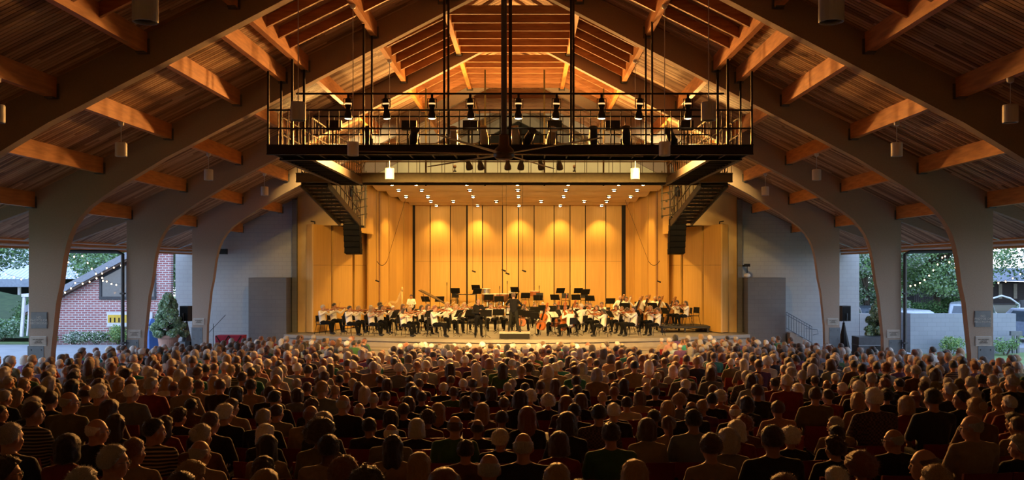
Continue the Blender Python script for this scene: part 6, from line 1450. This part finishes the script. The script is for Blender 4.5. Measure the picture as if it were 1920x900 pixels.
SECT = {'v': 'violinist', 'c': 'cellist', 'b': 'double bass player', 'w': 'wind player', 't': 'percussionist'}
dirn = lambda a: 'right' if a > 40 else 'left' if a < -40 else 'the hall'
def Tr(x, y, z, th, s): return Matrix.Translation((x, y, z)) @ Matrix.Rotation(th, 4, 'Z') @ Matrix.Scale(s, 4)
order = sorted(range(len(mus)), key=lambda i: mus[i][1]); rank = {i: k for k, i in enumerate(order)}
seen = {}
for i, (k, px, py, a, Y, st, hc, f) in enumerate(mus):
    riser = .32 if px in (1269, 1286) else .0
    X = (px - VX) * Y / F + CX; Y = max(Y, arc(X) + .55); X = (px - VX) * Y / F + CX
    th = math.pi + R(a); z = SZ + riser
    base = 1.322 if k in 'vcw' else 1.75
    s = max(.92, min(1.10, (EYE - z - (py - VY) * Y / F) / base))
    lk = '%s with %s %s hair' % (SECT[k], HSTY[st], HC[hc][0]); seen[k] = seen.get(k, 0) + 1
    nth = ORD[sorted([m[1] for m in mus if m[0] == k]).index(px)]
    who = '%s %s from left' % (SECT[k], nth)
    lab = '%s, %s from left, facing %s in white shirt' % (lk, nth, dirn(a))
    M = Tr(X, Y, z, th, s)
    put_person(SP[(k, f if (k, f) in SP else 0)], M, st, hc, M_mw, 2 if st == 'c' and hc == 'k' else (1 if hc == 'k' else 0), M_trk, False, lab, 'orchestra players', hv=i)
    M1 = M
    if k in 'vcw': stage_chair(Tr(X, Y, z, th, 1), 'black orchestra chair under the ' + who)
    if k == 'v':
        kind = 'viola' if 915 < px < 960 or (px > 1100 and f) else 'violin'
        o0 = V((-.035, .085, 1.075)); dr = V((-.27, .36, -.02))
        put_parts(kind, FID[kind], M1 @ frame_m(o0, dr, (-.35, -.1, 1)), 'reddish varnished %s held by the %s' % (kind, who), kind, 'violins and violas')
        tip = V((-.36, .12, 1.34)); hb = V((.25, .38, 1.02))
        put_parts('bow', {'stick': BOW_ST, 'bow_hair': BOW_H}, M1 @ frame_m(hb, tip - hb, (0, .3, 1)), 'slender bow held by the %s' % who, 'bow', 'string bows')
    if k == 'c':
        o0 = V((.06, .52, .26)); put_parts('cello', FID['cello'], M1 @ frame_m(o0, V((-.11, .20, 1.40)) - o0, (0, 1, .35)), 'orange brown cello held by the %s' % who, 'cello', 'cellos')
        put_parts('bow', {'stick': BOW_ST, 'bow_hair': BOW_H}, M1 @ frame_m((.34, .50, .62), (-1, .15, .05), (0, -.3, 1)), 'slender bow held by the %s' % who, 'bow', 'string bows')
    if k == 'b':
        o0 = V((.22, .50, .14)); put_parts('double_bass', FID['double_bass'], M1 @ frame_m(o0, V((-.24, .26, 1.65)) - o0, (0, 1, .2)), 'tall brown double bass held by the %s' % who, 'double bass', 'double basses')
    if k == 'w':
        b = MB(); b.tube([(0, .13, 1.14), (0, .34, .90), (0, .46, .76)], [.009, .013, .014], 8); b.lathe([(.014, 0), (.032, .05)], (0, .46, .76), 10, 0, frame_m((0, 0, 0), (1, 0, 0), (0, .65, -.76)), cap=False)
        o = b.build('clarinet', M_ebony, smooth=True); o.matrix_basis = M1; tag(o, 'black clarinet held by the ' + who, 'clarinet', 'clarinets in the orchestra')
    if k in 'v' and (i % 2 == 0) or k in 'cw' or k == 'b' and i % 2:
        q = M @ V((-.22 if k == 'v' else 0, .95 if k in 'vwb' else 1.0, 0))
        if q.y > arc(q.x) + .25: stand(q.x, q.y, z, th, 'black music stand in front of the ' + who, .86 if k != 'b' else 1.1)
# soloist and conductor
Y = 40.3; X = (897 - VX) * Y / F + CX; M = Tr(X, Y, SZ, math.pi + R(20), 1.0)
put_person(SP[('s', 0)], M, 'b', 'g', M_mb, 0, M_trk, False, 'standing clarinet soloist with white hair, all in black, beside the podium')
b = MB(); b.tube([(0, .12, 1.565), (0, .30, 1.26), (0, .42, 1.02)], [.010, .014, .015], 8); b.lathe([(.015, 0), (.035, .06)], (0, .42, 1.02), 10, 0, frame_m((0, 0, 0), (1, 0, 0), (0, .45, -.89)), cap=False)
o = b.build('clarinet', M_ebony, smooth=True); o.matrix_basis = M; tag(o, 'black clarinet played by the standing soloist', 'clarinet')
q = M @ V((0, .62, 0)); stand((911 - VX) * 39.9 / F + CX, 39.9, SZ, R(180 + 5), 'black music stand in front of the standing soloist', 1.0)
YP = 39.75; XP = (965 - VX) * YP / F + CX
t = thing('podium', 'low black conductor podium with pale carpeted top', 'podium', (XP, YP, SZ))
b = MB(); b.box(-.66, .66, -.5, .5, .02, .24); b.box(-.6, .6, -.45, .45, 0, .02); b.build('base', M_black, t)
b = MB(); b.box(-.68, .68, -.52, .52, .24, .275); b.build('top', mat('podium_carpet', (.55, .50, .42), .9), t)
M = Tr((963 - VX) * 39.7 / F + CX, 39.7, SZ + .277, R(-12), 1.0)
put_person(SP[('d', 0)], M, 's', 'm', M_mb, 0, mat('conductor_trousers', (.016, .016, .012), .9, spec=.2), False, 'conductor standing on the podium with back to audience and arms raised')
b = MB(); b.tube([(0, 0, 0), (0, .34, .06)], [.004, .0015], 5); b.ell((0, -.01, 0), (.01, .016, .01), 8, 6); o = b.build('baton', M_paper); o.matrix_basis = M @ Matrix.Translation((.20, .49, 1.29)); tag(o, 'thin pale baton in the raised hand of the conductor', 'baton')
stand((963 - VX) * 40.75 / F + CX - .1, 40.75, SZ, R(0), 'wide black conductor stand with open score in front of the podium', 1.05)
# assorted front stands seen edge on
for k, (px, py, Y, an) in enumerate([(739, 590, 41.4, 70), (801, 592, 41.0, 75), (858, 590, 41.3, 60), (883, 586, 42.0, 20), (992, 590, 41.0, -5), (1046, 586, 41.6, -40), (1083, 590, 41.0, -80), (1138, 592, 41.8, -90), (1249, 583, 43.8, -60), (935, 588, 42.4, 5)]):
    X = (px - VX) * Y / F + CX; stand(X, Y, SZ, math.pi + R(an), 'black music stand near the stage front, %s from the left' % ORD[[739, 801, 858, 883, 935, 992, 1046, 1083, 1138, 1249].index(px)], .92)
# risers at the back and their stands, chairs
M_ris = mat('riser_black', (.03, .028, .026), .7)
for lab, x0, x1, y0, y1, h in (('low wide riser behind the woodwinds', -3.9, 4.2, 49.5, 51.3, .35), ('higher wide riser along the shell back wall', -5.0, 4.8, 51.35, 54.4, .75), ('small riser under the last two violinists at the right', 7.25, 9.6, 43.05, 45.0, .32)):
    t = thing('stage_riser', lab, 'riser', ((x0 + x1) / 2, (y0 + y1) / 2, SZ))
    if h < .33:  # angled platform near the front
        t.location = (8.0, 43.95, SZ); x0, x1, y0, y1 = -1.15, 1.25, -1.05, .85; 
        b = MB(); b.box(x0, x1, y0, y1, h - .1, h); b.build('deck', M_ris, t)
    else: x0, x1, y0, y1 = x0 - t.location.x, x1 - t.location.x, y0 - t.location.y, y1 - t.location.y; b = MB(); b.box(x0, x1, y0, y1, h - .12, h); b.build('deck', M_ris, t)
    for x in (x0 + .1, x1 - .1, (x0 + x1) / 2):
        for y in (y0 + .1, y1 - .1): b = MB(); b.box(x - .04, x + .04, y - .04, y + .04, 0, h - .1); b.build('leg', M_ris, t)
back = [(799, 549, 50.5), (824, 551, 50.5), (854, 548, 52.2), (893, 542, 52.8), (894, 549, 51.9), (916, 560, 50.2), (936, 563, 49.8), (966, 546, 52.6), (961, 558, 50.4), (985, 557, 50.6), (1009, 561, 50.0), (1041, 560, 50.2), (1050, 548, 52.5), (1084, 548, 52.5), (1080, 560, 50.3), (1107, 562, 50.0), (1097, 550, 52.2), (1144, 567, 48.4)]
for k, (px, py, Y) in enumerate(back):
    X = (px - VX) * Y / F + CX; rz_ = .75 if 51.4 < Y and -4.9 < X < 4.7 else .35 if 49.6 < Y < 51.3 and -3.8 < X < 4.1 else 0
    ztop = EYE - (py - 8 - VY) * Y / F - SZ - rz_; stand(X, Y, SZ + rz_, math.pi + R((k * 37) % 50 - 25), 'black music stand at the back of the orchestra, %s from the left' % ORD[sorted(b_[0] for b_ in back).index(px)], max(.8, min(1.25, ztop - .25)), k % 3 == 0)
for k, (px, Y) in enumerate([(1060, 52.0), (1096, 52.4), (1125, 51.6), (1138, 50.4), (853, 53.0), (1012, 52.8), (985, 53.2)]):
    X = (px - VX) * Y / F + CX; rz_ = .75 if -4.9 < X < 4.7 and Y > 51.6 else .35 if -3.8 < X < 4.1 and Y < 51 else 0
    stage_chair(Tr(X, Y, SZ + rz_, math.pi, 1), 'empty black chair at the back of the orchestra, %s from the left' % ORD[sorted([1060, 1096, 1125, 1138, 853, 1012, 985]).index(px)])
stage_chair(Tr((1300 - VX) * 43.6 / F + CX, 43.8, SZ + .32, math.pi + R(-60), 1), 'empty black chair on the small riser at the right')
stage_chair(Tr((884 - VX) * 41.9 / F + CX, 42.3, SZ, math.pi, 1), 'empty black chair just behind the standing soloist')
# grand piano
M_pno = mat('piano_lacquer', (.006, .006, .007), .3, spec=.4)
YP = 47.0; XP = (815 - VX) * YP / F + CX
t = thing('grand_piano', 'black grand piano with raised lid behind the violins', 'piano', (XP, YP, SZ))
pl = [(-1.0, -.72), (1.0, -.72), (1.05, -.5), (.6, -.1), (.2, .25), (-.1, .65), (-.5, .78), (-.95, .7), (-1.0, .5)]
b = MB(); b.prism(pl, .68, .98, axis='Z'); b.build('case', M_pno, t)
MLd = Matrix.Translation((0, .72, .98)) @ Matrix.Rotation(R(-38), 4, 'X') @ Matrix.Translation((0, -.72, 0))
MLd = Matrix.Translation((-1.0, 0, .98)) @ Matrix.Rotation(R(0), 4, 'Y') @ Matrix.Translation((1.0, 0, 0))
b = MB(); b.prism(pl, 0, .03, axis='Z')
MLd = Matrix.Translation((1.05, 0, 1.0)) @ Matrix.Rotation(R(27), 4, 'Y') @ Matrix.Translation((-1.05, 0, 0))
b.v = [tuple(MLd @ V(v)) for v in b.v]; b.build('lid', M_pno, t)
b = MB(); b.tube([(-.3, -.6, .98), (-.55, -.6, 1.78)], .015, 6); b.build('lid_prop', M_ebony, t)
for x, y in ((-.85, -.5), (.85, -.5), (-.6, .55)): b = MB(); b.lathe([(.06, 0), (.04, .1), (.07, .5), (.08, .68)], (x, y, 0), 12); b.build('leg', M_pno, t)
b = MB(); b.box(-1.25, -1.0, -.7, .6, .70, .80); b.box(-1.22, -1.05, -.6, .5, .80, .815, 1); b.build('keyboard', [M_pno, M_paper], t)
b = MB(); b.prism([(x * .94, y * .94) for x, y in pl], .93, .985, axis='Z'); b.build('soundboard', M_brass, t)
# harp
YH = 46.6; XH = (743 - VX) * YH / F + CX
t = thing('harp', 'golden concert harp at the left back of the violins', 'harp', (XH, YH, SZ))
b = MB(); b.tube([(.30, 0, .12), (.30, 0, 1.95)], [.045, .035], 12); b.lathe([(.035, 1.88), (.07, 1.93), (.06, 2.05), (.03, 2.12)], (.30, 0, 0), 14); b.build('column', M_gold, t, smooth=True)
b = MB(); b.prism([(-.42, 1.28), (-.36, 1.38), (-.22, 1.40), (-.08, 1.35), (.02, 1.42), (.10, 1.62), (.18, 1.84), (.32, 2.0), (.32, 1.86), (.22, 1.72), (.15, 1.52), (.07, 1.32), (-.04, 1.24), (-.16, 1.28), (-.3, 1.27)], -.035, .035); b.build('neck', M_gold, t)
b = MB(); b.tube([(-.40, 0, 1.30), (.22, 0, .15)], [.07, .17], 12); b.build('soundbox', M_gold, t, smooth=True)
b = MB(); b.box(.05, .42, -.2, .2, 0, .14); b.build('pedal_base', M_gold, t)
b = MB()
for k in range(30):
    q = k / 29; tp = V((-.30 + .58 * q, 0, 1.27 + (.0 if q < .5 else (q - .5) * 1.1))); bt = V((-.36 + .56 * q, 0, 1.22 - 1.03 * q)); b.tube([bt, tp], .0022, 4)
b.build('strings', mat('harp_string', (.6, .5, .4), .5), t)
# percussion
YT = 52.9
M_chrome = mat('chrome', (.6, .6, .58), .2, .9)
M_copper = mat('copper_bowl', (.55, .25, .12), .3, .8); M_skin = mat('drum_head', (.70, .66, .56), .6)
for k, px in enumerate([914, 928, 944]):
    X = (px - VX) * YT / F + CX
    t = thing('timpani', 'copper kettledrum at the back, %s from the left' % ORD[k], 'drum', (X, YT + .1 * k, SZ + .75), group='kettledrums')
    b = MB(); b.lathe([(.05, .3), (.2, .36), (.29, .5), (.32, .72), (.33, .8)], n=20); b.build('bowl', M_copper, t, smooth=True)
    b = MB(); b.lathe([(.34, .79), (.34, .82), (.02, .825)], n=20); b.build('drum_head', M_skin, t)
    for a in range(4): b = MB(); c_, s_ = math.cos(a * 1.57), math.sin(a * 1.57); b.tube([(.36 * c_, .36 * s_, .78), (.30 * c_, .30 * s_, .3), (.34 * c_, .34 * s_, 0)], .014, 6); b.build('strut', M_chrome, t)
for k, (px, Y, r_, h_) in enumerate([(911, 53.7, .28, 1.1), (960, 53.5, .2, .95), (1003, 53.6, .3, .95)]):
    X = (px - VX) * Y / F + CX
    t = thing('drum', ['snare drum on a stand', 'small drum on a stand', 'field drum on a stand'][k] + ' by the back wall', 'drum', (X, Y, SZ + .75))
    b = MB(); b.lathe([(r_, h_ - .3), (r_, h_)], n=20); b.build('shell', [M_chrome, M_skin, M_vio][k], t)
    b = MB(); b.lathe([(r_ + .01, h_), (r_, h_ + .02), (.01, h_ + .02)], n=20); b.build('drum_head', M_skin, t)
    for a in range(3): b = MB(); b.tube([(0, 0, h_ - .3), (.3 * math.cos(a * 2.1), .3 * math.sin(a * 2.1), 0)], .012, 6); b.build('leg', M_chrome, t)
t = thing('percussion_table', 'dark percussion table with small instruments behind the centre left players', 'table', ((874 - VX) * 51.8 / F + CX, 52.2, SZ + .75))
b = MB(); b.box(-.6, .6, -.25, .25, .78, .82); b.build('tabletop', M_black, t)
for x in (-.55, .55):
    for y in (-.2, .2): b = MB(); b.box(x - .02, x + .02, y - .02, y + .02, 0, .78); b.build('leg', M_black, t)
for k in range(3):
    o = MB().lathe([(.02, 0), (.12, .015), (.13, .02)], n=14).build('cymbal', M_brass, None, ((874 - VX) * 51.8 / F + CX - .4 + .35 * k, 52.2, SZ + 1.571)); tag(o, 'small brass cymbal lying on the percussion table, %s from the left' % ORD[k], 'cymbal', 'cymbals on the percussion table')
# tall microphone stands at the back
for k, (px, top, Y) in enumerate([(838, 530, 49), (937, 537, 50), (951, 527, 48.6), (1011, 536, 49), (1069, 536, 49.2)]):
    X = (px - VX) * Y / F + CX; z = SZ + (.35 if 49.5 < Y < 51.3 else 0); h_ = EYE - (top - VY) * Y / F - z
    t = thing('microphone_stand', 'tall thin microphone stand behind the players, %s from the left' % ORD[k], 'microphone stand', (X, Y, z), group='tall microphone stands')
    b = MB(); b.tube([(0, 0, .03), (0, 0, h_ - .15)], .012, 6); b.build('pole', M_black, t)
    b = MB(); b.lathe([(.15, 0), (.15, .02), (.02, .04)], n=16); b.build('base', M_black, t)
    b = MB(); b.cap((0, 0, h_ - .15), (0, 0, h_), .018, .022, 8); b.build('microphone', M_black, t)
# bassoon rising above the players
t = thing('bassoon', 'dark red bassoon rising above the wind players right of centre', 'bassoon', tuple(px2(1058, 578, 48.5)), R(10))
b = MB(); b.tube([(-.06, 0, -.3), (.14, 0, .75)], [.028, .022], 8); b.lathe([(.03, .72), (.032, .76)], (.14, 0, 0), 8); b.build('tube', mat('bassoon_red', (.25, .02, .015), .3), t); b = MB(); b.lathe([(.026, 0), (.026, .04)], (.14, 0, .75), 10); b.build('rim', M_paper, t)
